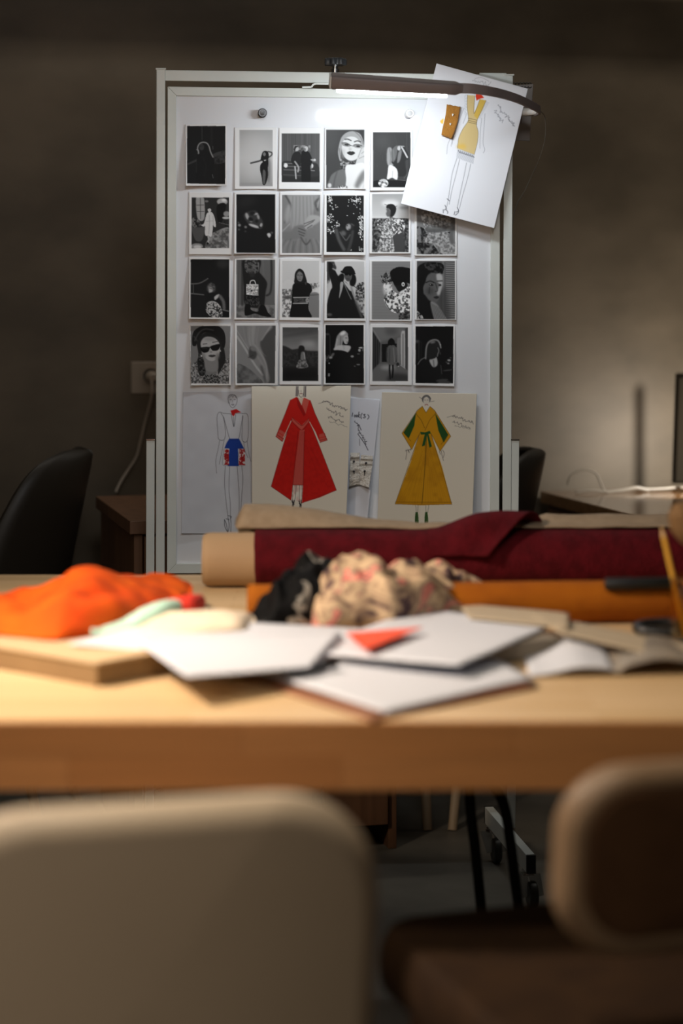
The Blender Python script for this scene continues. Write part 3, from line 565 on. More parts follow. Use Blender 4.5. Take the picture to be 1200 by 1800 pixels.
# zoom, sheet corners TL TR BR BL, picture box, ground tones, drawing, lift at the foot, label
PRINTS = [
 ('A', (72, 62), (408, 55), (410, 562), (76, 562), (88, 78, 395, 540), 26, d_halo, (.010, .006), 'print of a dark figure with backlit glowing hair'),
 ('A', (472, 88), (815, 88), (815, 588), (472, 588), (513, 110, 778, 563), ((0, 168), (.5, 196), (1, 160)), d_pose, (.002, .002), 'print of a woman in black stretching one arm on pale ground'),
 ('A', (832, 90), (1180, 90), (1178, 590), (830, 588), (855, 138, 1160, 530), 84, d_car, (.004, .002), 'print of two people leaning on an old car'),
 ('B', (48, 92), (387, 92), (385, 588), (46, 588), (62, 108, 368, 578), 62, d_glasses, (.002, .002), 'print of a face with headscarf and slim glasses'),
 ('B', (420, 110), (762, 110), (760, 600), (418, 600), (442, 128, 742, 572), 58, d_vase, (.003, .002), 'print of a crouching woman behind a glass vase'),
 ('A', (102, 612), (452, 615), (450, 1120), (100, 1118), (125, 658, 425, 1066), 44, d_white_coat, (.003, .002), 'print of a woman in a long white coat in a furnished hall'),
 ('A', (470, 612), (815, 612), (815, 1114), (468, 1112), (488, 633, 798, 1102), 20, d_tilted_face, (.008, .004), 'almost black print with a tilted face lit in spots'),
 ('A', (838, 612), (1182, 612), (1180, 1123), (838, 1123), (858, 637, 1165, 1105), 126, d_folds, (.002, .002), 'grey print of hands gathered on pleated cloth'),
 ('B', (44, 628), (382, 628), (380, 1125), (42, 1123), (65, 643, 363, 1097), 26, d_blossom, (.008, .004), 'print of a bowed woman among white blossoms'),
 ('B', (412, 615), (747, 615), (745, 1112), (410, 1112), (435, 630, 727, 1097), ((0, 160), (.4, 205), (1, 190)), d_flowers, (.003, .002), 'print of a woman holding an armful of flowers in a field'),
 ('B', (778, 600), (1122, 600), (1120, 1130), (776, 1130), (797, 620, 1105, 1115), 120, d_lace_arm, (.002, .002), 'print of an arm across lace, partly under the mustard drawing'),
 ('C', (102, 55), (440, 58), (440, 560), (100, 556), (117, 75, 425, 542), 18, d_bench, (.020, .003), 'dark print of a seated woman in a feathered skirt beside a bench'),
 ('C', (470, 62), (817, 62), (815, 566), (468, 563), (488, 78, 797, 545), 100, d_handbag, (.004, .002), 'print of a striding leg and a small white handbag'),
 ('C', (838, 65), (1175, 65), (1172, 572), (835, 568), (860, 87, 1155, 540), 208, d_sweater, (.004, .002), 'print of a long-haired woman in a dark striped sweater in snow'),
 ('D', (48, 72), (384, 74), (382, 574), (44, 572), (68, 93, 367, 550), ((0, 200), (1, 190)), d_hat, (.004, .002), 'print of a person in a round hat and dark glasses'),
 ('D', (412, 78), (757, 78), (755, 575), (412, 573), (433, 93, 740, 558), 132, d_profile, (.003, .002), 'print of a woman with a round afro and hoop earring'),
 ('D', (782, 75), (1117, 75), (1115, 568), (778, 565), (797, 90, 1102, 557), 84, d_shutter, (.003, .002), 'print of a short-haired face beside louvred shutters'),
 ('C', (102, 600), (440, 595), (442, 1095), (118, 1097), (117, 615, 437, 1077), 124, d_beret, (.010, .006), 'print of a woman in a beret and dark sunglasses'),
 ('C', (472, 592), (822, 592), (820, 1095), (478, 1095), (492, 612, 803, 1077), 78, d_veil, (.010, .008), 'print of a face and hand under a sheer veil'),
 ('C', (838, 595), (1178, 597), (1176, 1092), (836, 1090), (862, 627, 1148, 1058), ((0, 74), (.38, 132), (1, 120)), d_field, (.005, .003), 'print of a small figure in a wide dusky field'),
 ('D', (44, 590), (380, 590), (378, 1092), (40, 1090), (57, 608, 362, 1075), 15, d_blonde, (.010, .008), 'dark print of a fair-haired woman with bare shoulders'),
 ('D', (416, 595), (757, 597), (755, 1095), (414, 1093), (437, 627, 722, 1060), 92, d_corridor, (.003, .002), 'print of a woman seen from behind walking down a corridor'),
 ('D', (770, 600), (1108, 605), (1100, 1105), (764, 1096), (787, 619, 1090, 1075), 17, d_backlit, (.010, .003), 'dark print of a backlit head with an open shirt collar'),
]
def build_prints():
    for n, (z, tl, tr, br, bl, box, ground, fn, (lift, curl), label) in enumerate(PRINTS):
        k = Ink(tl, tr, bl, 78, 114, WHITE, n + 3)
        st = ground if isinstance(ground, tuple) else ((0, ground), (1, ground))
        k.vgrad(*box, st); fn(k); k.clip = None
        q = [zpx(z, p) for p in (tl, tr, br, bl)]
        sgn = -1 if n % 2 else 1
        off = lambda u, v, lift=lift, curl=curl, s=sgn: .0016 + lift * v ** 1.5 * (1 - .35 * (u if s > 0 else 1 - u)) + curl * (2 * u - 1) ** 2 * (.2 + .8 * v)
        o = sheet('photo_print', q, off, k, PRINT)
        tag(o, ('black and white ' if label.startswith('print') else '') + label, 'photo', 'photo prints on the whiteboard')
# ------------------------------------------------------------------ the fashion drawings
PEN = (92, 92, 98)
def z7(p): return (300 + p[0] * .26667, 670 + p[1] * .26667)
def z8(p): return (560 + p[0] * .3, 670 + p[1] * .3)
def z9(p): return (600 + p[0] / 9, 685 + p[1] / 9)
def z5(p): return (700 + p[0] * .19167, 110 + p[1] * .19167)

def draw_shorts():
    tl, tr, br, bl = (80, 72), (690, 66), (690, 1012), (70, 1004)
    k = Ink(tl, tr, bl, 168, 260, (214, 216, 222), 101)
    L = lambda pts, w=3, c=PEN, a=.85: k.line(pts, w, c, a)
    k.put(np.ones((k.h, k.w)) * k.fnoise(60) * .12, (150, 150, 160))
    L([(382, 150), (378, 110), (395, 92), (420, 92), (436, 115), (432, 150), (410, 176), (392, 165), (383, 140)]); L([(384, 112), (400, 96), (408, 108), (420, 94), (430, 112)], 3); L([(380, 100), (396, 90), (412, 96)], 3)
    L([(389, 123), (399, 122)], 4); L([(416, 122), (426, 123)], 4); L([(408, 128), (406, 142)], 2); L([(400, 155), (408, 152), (416, 155), (408, 160), (400, 155)], 3)
    k.poly([(393, 194), (412, 190), (430, 184), (462, 205), (440, 208), (425, 212), (413, 232), (402, 222)], (196, 34, 34), 1, 1, False)
    L([(345, 212), (396, 216)]); L([(425, 212), (470, 212)]); L([(398, 218), (414, 300), (426, 220)], 3.5); L([(412, 235), (414, 300)], 3)
    L([(345, 212), (318, 206), (304, 240), (309, 330), (316, 382), (352, 382), (358, 320), (346, 240), (330, 212)])
    L([(470, 214), (500, 216), (509, 260), (503, 386), (468, 386), (470, 290), (474, 230)])
    L([(348, 235), (372, 330), (386, 378)]); L([(472, 225), (456, 330), (445, 377)])
    k.poly([(384, 377), (447, 377), (462, 405), (480, 442), (440, 442), (444, 556), (372, 556), (385, 442), (352, 440), (366, 405)], (34, 66, 150), 1, 1, False)
    L([(388, 386), (444, 386)], 2, (20, 40, 100))
    for (x0, x1) in ((344, 382), (444, 486)):
        m = k.mpoly([(x0 + 8, 442), (x1 - 2, 442), (x1, 548), (x0, 548)], False); k.speck(m, (222, 214, 212), (178, 44, 44), 15, 6)
        for i in range(8): k.line([(x0 + 8 + k.rng.uniform(0, 26), 450 + i * 12), (x0 + 8 + k.rng.uniform(0, 26), 462 + i * 12)], 6, (150, 30, 34))
        L([(x0 + 6, 442), (x0 - 4, 545), (x1, 550)], 2)
    for q in ([(356, 558), (352, 680), (362, 800), (373, 885)], [(386, 558), (380, 700), (388, 800), (388, 890)], [(434, 558), (441, 660), (446, 760), (444, 890)], [(464, 552), (470, 640), (462, 760), (452, 890)]): L(q)
    L([(322, 386), (310, 450), (296, 520), (300, 604)], 2.5); L([(350, 388), (336, 460), (318, 545)], 2.5); L([(500, 390), (510, 470), (524, 525)], 2.5); L([(478, 392), (484, 450), (505, 500)], 2.5)
    for q in ([(350, 905), (362, 935), (372, 985), (380, 940), (372, 890)], [(388, 890), (392, 930), (390, 985)], [(350, 905), (352, 950), (370, 988)], [(360, 900), (380, 905)], [(372, 880), (394, 884), (388, 900)]): L(q, 3.5, (60, 60, 66))
    return k, [z7(p) for p in (tl, tr, br, bl)]

def draw_red_coat():
    tl, tr, br, bl = (533, 33), (1188, 30), (1157, 895), (536, 888)
    k = Ink(tl, tr, bl, 172, 236, (220, 211, 194), 102)
    RED, DK, LT = (196, 30, 22), (120, 22, 18), (200, 86, 74)
    L = lambda pts, w=3, c=(70, 60, 58), a=.85: k.line(pts, w, c, a)
    k.poly([(815, 675), (885, 675), (880, 790), (810, 790)], (226, 218, 204), 0, 1, False)
    k.poly([(830, 105), (790, 125), (757, 215), (697, 365), (740, 397), (772, 330), (803, 248), (880, 330), (918, 262), (960, 330), (993, 402), (1041, 386), (985, 280), (955, 215), (921, 128), (880, 110), (862, 160)], RED, 0, 1, False)
    k.poly([(797, 256), (868, 320), (918, 262), (1000, 450), (1114, 711), (1000, 760), (880, 797), (886, 680), (815, 680), (805, 780), (735, 735), (668, 692), (735, 460)], RED, 0, 1, False)
    k.put(k.mpoly([(668, 692), (797, 256), (918, 262), (1114, 711), (880, 797), (805, 780)], False) * np.clip(k.fnoise(16) - .35, 0, 1) * .4, (150, 20, 16))
    for i in range(26):
        x = 700 + i * 16; L([(860 + (x - 890) * .3, 340 + k.rng.uniform(0, 120)), (x, 690)], 3, (165, 22, 18), .25)
    k.poly([(856, 322), (888, 318), (886, 678), (814, 678)], (196, 82, 72), 1, 1, False)
    for i in range(8): L([(862 + i * 3, 330), (818 + i * 9, 675)], 2, (170, 50, 44), .5)
    k.poly([(803, 238), (868, 290), (915, 243), (917, 264), (868, 322), (799, 260)], LT, 0, 1, False); L([(803, 238), (868, 292), (915, 243)], 3, DK); L([(799, 260), (868, 322), (918, 264)], 3, DK)
    k.poly([(872, 112), (914, 128), (892, 218), (864, 165)], LT, 0, 1, False); k.poly([(830, 106), (845, 112), (893, 218), (880, 232), (838, 160)], (160, 20, 16), 0, 1, False)
    k.poly([(835, 104), (850, 118), (876, 110), (864, 160)], (214, 190, 168), 0, 1, False)
    k.poly([(722, 318), (758, 338), (742, 396), (698, 364)], LT, 0, 1, False); L([(714, 338), (750, 360)], 4, RED); L([(703, 352), (746, 380)], 3, DK)
    k.poly([(985, 350), (1022, 338), (1041, 386), (993, 402)], LT, 0, 1, False); L([(988, 372), (1032, 362)], 4, RED); L([(990, 388), (1038, 376)], 3, DK)
    for q in ([(790, 125), (757, 215), (697, 365), (740, 397), (772, 330), (803, 248)], [(921, 128), (955, 215), (1041, 386), (993, 402), (918, 262)], [(797, 256), (735, 460), (668, 692), (805, 780)], [(918, 262), (1000, 450), (1114, 711), (880, 797)], [(815, 680), (886, 680)], [(845, 330), (815, 680)], [(886, 330), (886, 680)]): k.line(q, 3, DK, .9, 0, False)
    L([(797, 262), (748, 372)], 5, (236, 226, 206)); L([(920, 268), (990, 398)], 5, (236, 226, 206))
    for x in (828, 834, 840): L([(x, 36), (x - 2, 100)], 4, (60, 50, 56))
    for x in (878, 885, 890): L([(x, 36), (x, 104)], 4, (60, 50, 56))
    L([(842, 60), (846, 90), (860, 108), (874, 90), (878, 60)], 2.5); L([(852, 84), (862, 82), (868, 85)], 4, (120, 60, 60)); L([(860, 62), (858, 74)], 2)
    for q in ([(816, 680), (812, 760), (820, 800)], [(838, 682), (834, 760), (826, 800)], [(862, 682), (862, 760), (866, 800)], [(882, 682), (880, 760), (872, 800)]): L(q, 2.5)
    for q in ([(812, 782), (818, 800), (808, 845)], [(826, 782), (822, 815), (824, 846)], [(812, 790), (826, 806)], [(860, 785), (868, 815), (858, 850)], [(876, 780), (874, 815), (878, 855)], [(862, 800), (876, 812)]): L(q, 6, (34, 30, 34))
    k.scrawl(1000, 132, 168, 56, 26, 12, 3, (70, 66, 66)); L([(976, 148), (1040, 132)], 2); k.scrawl(1030, 182, 115, 44, 14, 12, 3, (70, 66, 66)); k.scrawl(1044, 232, 105, 36, 14, 11, 3, (80, 76, 74)); k.scrawl(1050, 262, 115, 34, 8, 9, 2.5, (90, 84, 80), .6)
    return k, [z7(p) for p in (tl, tr, br, bl)]

def draw_notes():
    tl, tr, br, bl = (-800, 70), (610, 152), (400, 2160), (-900, 2080)
    k = Ink(tl, tr, bl, 168, 240, (216, 218, 226), 103)
    I = (58, 58, 66)
    L = lambda pts, w=12, a=.9: k.line(pts, w, I, a)
    L([(184, 372), (178, 425)]); L([(222, 402), (210, 418), (220, 436), (234, 424), (222, 402)]); L([(252, 402), (242, 418), (252, 436), (264, 420), (252, 402)])
    L([(284, 356), (274, 436)]); L([(300, 398), (278, 418), (300, 444)]); L([(334, 376), (316, 420), (326, 462)])
    L([(356, 396), (382, 394), (366, 416), (390, 430), (376, 448), (352, 444)]); L([(424, 398), (446, 432), (424, 470)])
    k.scrawl(232, 500, 190, 370, 26, 22, 10, I); L([(278, 700), (340, 780), (400, 860), (456, 958)], 11); L([(310, 780), (318, 886)], 9, .7); L([(290, 560), (330, 640)], 16, .6)
    return k, [z9(p) for p in (tl, tr, br, bl)]

def draw_yellow_coat():
    tl, tr, br, bl = (371, 64), (926, 73), (900, 840), (344, 836)
    k = Ink(tl, tr, bl, 168, 236, (220, 211, 194), 104)
    Yl, G, DK = (200, 142, 22), (38, 78, 34), (110, 74, 18)
    L = lambda pts, w=2.5, c=(80, 74, 70), a=.85: k.line(pts, w, c, a)
    k.ell(630, 108, 26, 26, (120, 118, 116)); k.ell(630, 118, 17, 24, (214, 205, 190)); L([(604, 104), (618, 90), (640, 86), (656, 104)], 4); L([(590, 95), (610, 110)], 2); L([(655, 122), (676, 118)], 2); L([(622, 142), (631, 138), (640, 142)], 4, (150, 70, 70)); L([(620, 112), (626, 112)], 3); L([(634, 112), (641, 112)], 3)
    k.poly([(606, 148), (572, 182), (548, 225), (488, 306), (545, 402), (575, 345), (592, 306), (540, 470), (448, 720), (600, 728), (778, 724), (720, 500), (657, 306), (680, 355), (710, 412), (772, 325), (720, 240), (684, 182), (652, 150), (628, 186)], Yl, 0, 1, False)
    k.put(k.mpoly([(592, 306), (448, 720), (778, 724), (657, 306)], False) * np.clip(k.fnoise(30) - .4, 0, 1) * .6, (150, 96, 14))
    for i in range(20): L([(605 + i * 2.4, 320 + k.rng.uniform(0, 150)), (465 + i * 16, 715)], 2.5, (168, 112, 16), .35)
    k.poly([(570, 186), (497, 302), (528, 336), (560, 262)], G, 0, 1, False); k.poly([(682, 190), (758, 316), (731, 362), (700, 290)], G, 0, 1, False)
    for q in ([(572, 182), (488, 306), (545, 402), (592, 306), (448, 720), (778, 724), (657, 306), (710, 412), (772, 325), (684, 182)], [(497, 302), (540, 352)], [(758, 316), (716, 372)], [(606, 148), (628, 186), (652, 150)]): k.line(q, 2.5, DK, .85, 0, False)
    L([(604, 152), (570, 186), (600, 230), (620, 276)], 3, DK); L([(654, 152), (684, 186), (650, 230), (622, 290)], 3, DK); L([(632, 310), (622, 500), (604, 722)], 3, (60, 44, 14)); L([(450, 708), (778, 712)], 2.5, DK)
    k.poly([(594, 298), (622, 302), (650, 292), (656, 308), (628, 314), (598, 314)], G, 0, 1, False); k.poly([(622, 308), (634, 310), (622, 378), (604, 384)], G, 0, 1, False); k.poly([(632, 308), (642, 310), (662, 384), (648, 392)], G, 0, 1, False); L([(628, 310), (630, 360)], 3, G)
    for q in ([(512, 402), (516, 420), (510, 460)], [(522, 400), (530, 420), (528, 404)], [(536, 398), (540, 408)], [(508, 410), (540, 400)], [(716, 408), (722, 440), (730, 468)], [(724, 404), (734, 424), (728, 450)], [(706, 412), (712, 430)]): L(q, 2.5)
    for q in ([(568, 728), (572, 770)], [(582, 728), (580, 770)], [(626, 728), (628, 770)], [(644, 728), (638, 770)]): L(q, 2)
    for x in (573, 629): k.poly([(x - 6, 768), (x + 7, 768), (x + 11, 800), (x + 12, 834), (x - 10, 836), (x - 10, 800)], (60, 90, 46), 0, 1, False); L([(x, 776), (x - 4, 830)], 3, (30, 50, 24))
    k.scrawl(785, 202, 122, 48, 22, 9, 2.5, (70, 66, 66)); L([(750, 214), (800, 200)], 2); k.scrawl(786, 240, 100, 36, 14, 9, 2.5, (80, 76, 74)); k.scrawl(792, 264, 90, 16, 9, 6, 2, (90, 84, 80), .6)
    return k, [z8(p) for p in (tl, tr, br, bl)]

def draw_mustard_dress():
    tl, tr, br, bl = (350, 8), (1187, 240), (878, 1520), (22, 1294)
    k = Ink(tl, tr, bl, 174, 250, (232, 233, 238), 105)
    L = lambda pts, w=5, c=(110, 112, 120), a=.8: k.line(pts, w, c, a)
    k.scrawl(680, 170, 160, 30, 18, 26, 4, (140, 142, 150), .6); L([(740, 225), (790, 230)], 4, (150, 150, 160)); L([(700, 150), (760, 140), (830, 175)], 3, (150, 150, 160))
    T = (214, 190, 134)
    k.poly([(632, 300), (700, 306), (694, 400), (690, 466), (722, 400), (745, 338), (802, 350), (770, 430), (722, 520), (712, 575), (726, 640), (718, 730), (688, 846), (610, 818), (538, 786), (548, 700), (582, 620), (632, 545), (640, 515), (630, 430), (630, 360)], T, 0, 1, False)
    k.poly([(745, 338), (802, 350), (770, 430), (722, 520), (690, 490), (700, 450), (722, 400)], (220, 184, 86), 1, 1, False); k.poly([(540, 760), (600, 750), (610, 790), (540, 784)], (222, 186, 96), 10)
    k.poly([(715, 278), (742, 284), (762, 300), (782, 325), (745, 334), (714, 350), (706, 310)], (222, 60, 36), 1, 1, False)
    for q in ([(632, 300), (628, 400), (640, 515), (632, 545), (582, 620), (548, 700), (538, 786)], [(802, 350), (722, 520), (712, 575), (726, 640), (718, 730), (688, 846)], [(700, 306), (690, 470), (745, 338)]): L(q, 4, (120, 104, 80))
    for y in (512, 532, 548): L([(636, y), (716, y + 18)], 4, (90, 76, 56))
    for i in range(22):
        x = 540 + i * 7; y = 788 + i * 2.6; L([(x, y), (x - 10, y + 86)], 4, (150, 154, 164), .6)
    for i in range(16): L([(545 + i * 9, 806 + i * 3 + 14 * (i % 2)), (554 + i * 9, 826 + i * 3)], 6, (96, 98, 106), .8)
    for i in range(14): L([(625 - i % 2 * 14, 300 + i * 14), (606, 310 + i * 12)], 4, (170, 176, 188), .6); L([(798 - i * 5, 360 + i * 11), (826 - i * 6, 372 + i * 11)], 4, (170, 176, 188), .6)
    for q in ([(600, 420), (560, 520), (510, 640), (480, 770)], [(580, 440), (520, 600), (455, 740), (440, 840)], [(625, 470), (590, 560)], [(760, 510), (745, 640), (740, 790)], [(790, 470), (778, 620), (770, 740), (784, 800), (770, 830)], [(500, 650), (490, 750)]): L(q, 4, (140, 142, 150), .7)
    for q in ([(532, 880), (490, 1010), (466, 1150), (444, 1290), (425, 1340)], [(556, 890), (516, 1050), (482, 1180), (458, 1300)], [(618, 920), (600, 1010), (562, 1180), (530, 1330)], [(656, 930), (626, 1060), (582, 1210), (548, 1340)]): L(q, 4.5, (120, 122, 130))
    for q in ([(420, 1310), (432, 1340), (412, 1352)], [(404, 1350), (404, 1378)], [(430, 1350), (444, 1370), (440, 1384)], [(440, 1250), (462, 1270)], [(530, 1330), (540, 1360), (520, 1372)], [(508, 1368), (500, 1395)], [(540, 1350), (538, 1376), (512, 1400)]): L(q, 7, (84, 86, 94))
    k.scrawl(905, 395, 150, 190, 24, 20, 4, (120, 122, 132)); k.scrawl(880, 440, 70, 110, 14, 18, 4, (130, 132, 142)); L([(1000, 520), (1052, 584)], 4)
    k.poly([(412, 515), (395, 528), (382, 540), (398, 562), (410, 556)], (240, 196, 84), 2)
    return k, [z5(p) for p in (tl, tr, br, bl)]

def build_sketches():
    k, q = draw_shorts()
    o = sheet('fashion_drawing', q, lambda u, v: .0020 + .010 * (1 - v) ** 2 * 0 + .006 * (2 * u - 1) ** 2 * v, k, SKETCH)
    tag(o, 'white sheet with a drawn figure in blue shorts and a red neck scarf', 'drawing', 'fashion drawings on the whiteboard')
    k, q = draw_notes()
    o = sheet('note_sheet', q, lambda u, v: .0022 + .012 * max(0, u - .75) * 4 * v ** .5, k, SKETCH)
    tag(o, 'white note sheet reading look(3) behind the red coat drawing', 'note')
    # four cloth samples pinned on the note sheet, two rows
    sw = mat('cream_lace', (214, 208, 198), .8, bump=.6, bscale=220, c2=(196, 188, 178), nscale=90)
    ink = mat('pin_steel', (70, 68, 70), .35, 1)
    for n, (q9, lab) in enumerate([
        (((140, 1000), (285, 1000), (290, 1190), (135, 1190)), 'cream lace sample beside the red coat drawing, upper of its strip'),
        (((310, 1030), (500, 1050), (490, 1200), (285, 1205)), 'cream lace sample pinned above the loose-cornered sample'),
        (((135, 1180), (288, 1180), (285, 1500), (120, 1535)), 'cream lace sample beside the red coat drawing, lower of its strip'),
        (((285, 1205), (490, 1200), (435, 1555), (265, 1500)), 'cream lace sample with a loose corner casting a shadow')]):
        m = M(); rows = []
        qq = [np.array(z9(c)) for c in q9]
        for j in range(17):
            v = j / 16; row = []
            for i in range(11):
                u = i / 10; p = (qq[0] * (1 - u) + qq[1] * u) * (1 - v) + (qq[3] * (1 - u) + qq[2] * u) * v
                fold = .0016 * math.sin(v * 9 + n) + .004 * math.exp(-((v - (.35 if n < 2 else .25)) / .12) ** 2)
                row.append(B(p[0], p[1], .0085 + .008 * max(0, u - .6) * (n in (1, 3)) + (n > 1) * .0035 + fold + (.022 * v ** 2 * u if n == 3 else .003 * v)))
            rows.append(row)
        m.grid([list(r) for r in zip(*rows)][::-1])
        o = mk('cloth_sample', m, sw, smooth=180, solid=.0008)
        tag(o, lab, 'fabric sample', 'lace samples on the note sheet')
        pm = M(); pc = [(195, 1135), (388, 1160), (195, 1290), (366, 1290)][n]; pb = [(198, 1165), (384, 1190), (200, 1335), (366, 1360)][n]
        a, b = B(*z9(pc), .024 if n != 3 else .032), B(*z9(pb), .022 if n != 3 else .034)
        pm.tube([a, b], [.0015, .0006], 8); pm.lathe([(.0001, -.0022), (.002, -.0016), (.0026, 0), (.002, .0018), (.0001, .0024)], a, BN, 12)
        mk('pin', pm, ink, o)
    k, q = draw_red_coat()
    o = sheet('fashion_drawing', q, lambda u, v: .019 + .008 * (2 * u - 1) ** 2 + .006 * v - .012 * math.exp(-v * 9), k, SKETCH)
    tag(o, 'cream sheet with a drawn figure in a long red coat', 'drawing', 'fashion drawings on the whiteboard')
    k, q = draw_yellow_coat()
    o = sheet('fashion_drawing', q, lambda u, v: .012 + .026 * max(0, u - .45) * v ** .8 + .010 * max(0, .25 - u), k, SKETCH)
    tag(o, 'cream sheet with a drawn figure in a long yellow coat with green sleeves', 'drawing', 'fashion drawings on the whiteboard')
    k, q = draw_mustard_dress()
    o = sheet('fashion_drawing', q, lambda u, v: .034 + .004 * (2 * u - 1) ** 2 - .004 * math.sin(v * 3), k, SKETCH)
    tag(o, 'tilted white sheet with a drawn figure in a mustard dress, under the lamp arm', 'drawing', 'fashion drawings on the whiteboard')
    # swatch pinned to that drawing
    m = M(); qq = [np.array(z5(c)) for c in ((443, 383), (568, 406), (490, 700), (398, 664))]; rows = []
    for j in range(15):
        v = j / 14; row = []
        for i in range(9):
            u = i / 8; p = (qq[0] * (1 - u) + qq[1] * u) * (1 - v) + (qq[3] * (1 - u) + qq[2] * u) * v
            row.append(B(p[0] + 1.5 * math.sin(v * 5) * (1 - u) * .6 + 2.2 * u * math.sin(v * 3.1), p[1] + .5 * math.sin(u * 17), .0385 + .0012 * math.sin(v * 7 + u * 3)))
        rows.append(row)
    m.grid([list(r) for r in zip(*rows)][::-1])
    sw = mk('cloth_sample', m, mat('mustard_cloth', (172, 116, 36), .85, bump=.4, bscale=260, c2=(160, 104, 28), nscale=50, sheen=.3), smooth=180, solid=.0008)
    tag(sw, 'mustard cloth sample pinned to the mustard dress drawing', 'fabric sample')
    st = mat('pin_white', (240, 238, 232), .4)
    for c in ((500, 470), (478, 555)):
        pm = M(); a = z5(c); p = B(a[0], a[1], .0425); e = B(a[0] - .8, a[1] + 4, .041)
        pm.tube([p, e], [.0022, .0009], 8); mk('pin', pm, st, sw)
# ------------------------------------------------------------------ mobile whiteboard
ALU = mat('painted_aluminium', (222, 226, 220), .42, c2=(212, 216, 210), nscale=5)
BOARDW = mat('white_enamel', (232, 234, 238), .10, spec=.32)
BLACKP = mat('black_plastic', (20, 20, 21), .4)
CHROME = mat('chrome', (200, 200, 200), .18, 1)
def bbar(m, a, b, w, o0, o1):
    """flat bar on the board from photo point a to b, w pixels wide, between offsets o0 and o1"""
    a, b = Vector(a), Vector(b); d = (b - a).normalized(); n = Vector((-d.y, d.x)) * (w / 2)
    c = [a + n, b + n, b - n, a - n]
    m.prism([B(p.x, p.y, o1) for p in c], [B(c[0].x, c[0].y, o0) - B(c[0].x, c[0].y, o1)][0])
def build_board():
    foot = B(590, 1500, 0); foot.z = 0
    w = empty('mobile_whiteboard', foot, 'white magnetic whiteboard in a pale metal wheeled stand covered with photos', 'whiteboard')
    def bar(name, a, b, wd, o0, o1, mt=ALU, bev=.0015, par=w):
        m = M(); bbar(m, a, b, wd, o0, o1); return mk(name, m, mt, par, bevel=bev)
    # writing surface and its mitred frame
    s = [(308, 166), (864, 174), (862, 992), (308, 992)]
    m = M(); m.prism([B(*p, 0) for p in s], -BN * .012); mk('writing_surface', m, BOARDW, w)
    fo = [(294.5, 152), (879, 160), (877, 1004), (293.5, 1008)]; fi = [(310, 168), (863, 176), (861, 988), (310, 991)]
    for i in range(4):
        j = (i + 1) % 4; m = M(); m.prism([B(*p, .007) for p in (fo[i], fo[j], fi[j], fi[i])], -BN * .022)
        mk('panel_frame', m, ALU, w, bevel=.0012)
    # outer stand
    bar('post', (282.5, 121), (281.5, 1022), 15.5, -.022, .016); bar('post', (893.5, 132), (890, 1022), 15.5, -.022, .016)
    bar('top_rail', (290, 132.5), (886, 141), 19, -.020, .012); bar('bottom_rail', (289, 1022), (883, 1022), 13, -.020, .012)
    for px, py in ((282.5, 120), (894.5, 130.5)):
        bar('post_cap', (px - 9, py + 1), (px + 9, py + 1), 3, -.023, .018, bev=.0006)
    bar('rail_joint', (842, 136), (890, 136.5), 16, .010, .0165)
    # lower legs, feet and castors
    zt = .118
    for sgn, px in ((0, 264.5), (1, 905)):
        m = M(); bbar(m, (px, 774), (px - (2 if not sgn else 7), 1456), 15, -.016, .014)
        lg = mk('leg', m, ALU, w, bevel=.0015)
        bar('leg_cap', (px - 7.6, 773), (px + 7.6, 773), 2.5, -.017, .016, CHROME, .0005, lg)
        if sgn: f, r = Vector((.3895, 4.10, zt)), Vector((.333, 4.50, zt))
        else: f, r = Vector((-.415, 4.05, zt)), Vector((-.472, 4.45, zt))
        d = (r - f).normalized(); sd = Vector((d.y, -d.x, 0)) * .0095
        m = M(); m.box((f + r) / 2 - Vector((0, 0, .0185)), (r - f) / 2, sd, Vector((0, 0, .0185)))
        ft = mk('foot', m, ALU, w, bevel=.001)
        for e, k in ((f, -1), (r, 1)):
            m = M(); m.box(e + d * (.002 * k) - Vector((0, 0, .0185)), d * .004, sd * 1.03, Vector((0, 0, .0192))); mk('end_cap', m, BLACKP, ft, bevel=.001)
            c = e - d * (.03 * k) - Vector((0, 0, .037)); side = sd.normalized()
            m = M(); m.lathe([(.004, 0), (.012, 0), (.012, -.004), (.006, -.008), (.006, -.012)], c, (0, 0, 1), 16)
            tr = Vector((.012, .012, 0)) * (1 if k > 0 else -1)
            for q in (-1, 1):
                m.prism([c + side * .013 * q + Vector(v) for v in ((-.012, 0, -.010), (.012, 0, -.010), (.020, 0, -.055), (.004, 0, -.060))], side * .002 * q)
            m.abox(c.x - .013, c.x + .013, c.y - .014, c.y + .014, c.z - .013, c.z - .010)
            cs = mk('castor', m, CHROME, ft)
            m = M(); wc = Vector((c.x + .010, c.y, .027)); m.lathe([(.006, -.009), (.024, -.009), (.027, -.006), (.027, .006), (.024, .009), (.006, .009)], wc, side, 24)
            cs_w = mk('castor_wheel', m, mat('castor_rubber', (58, 62, 60), .4), ft)
    # clamp knob on the top rail
    m = M(); n = 48; rows = []; kb = B(589, 125, -.004)
    for h, s_ in ((.0125, .75), (.0125, .96), (.014, 1), (.025, 1), (.027, .93), (.028, .6)):
        rows.append([kb + Vector((math.cos(2 * math.pi * j / n) * (.0215 + .0035 * math.cos(7 * 2 * math.pi * j / n)) * s_, math.sin(2 * math.pi * j / n) * (.0215 + .0035 * math.cos(7 * 2 * math.pi * j / n)) * s_, h)) for j in range(n)])
    m.grid(rows, True); o = len(m.v); m.v += [kb + Vector((0, 0, .028)), kb + Vector((0, 0, .0125))]; 
    for j in range(n): m.f.append((5 * n + j, 5 * n + (j + 1) % n, o)); m.f.append((j, o + 1, (j + 1) % n))
    k = mk('clamp_knob', m, mat('knob_plastic', (58, 60, 62), .3), w, smooth=50, fix=True)
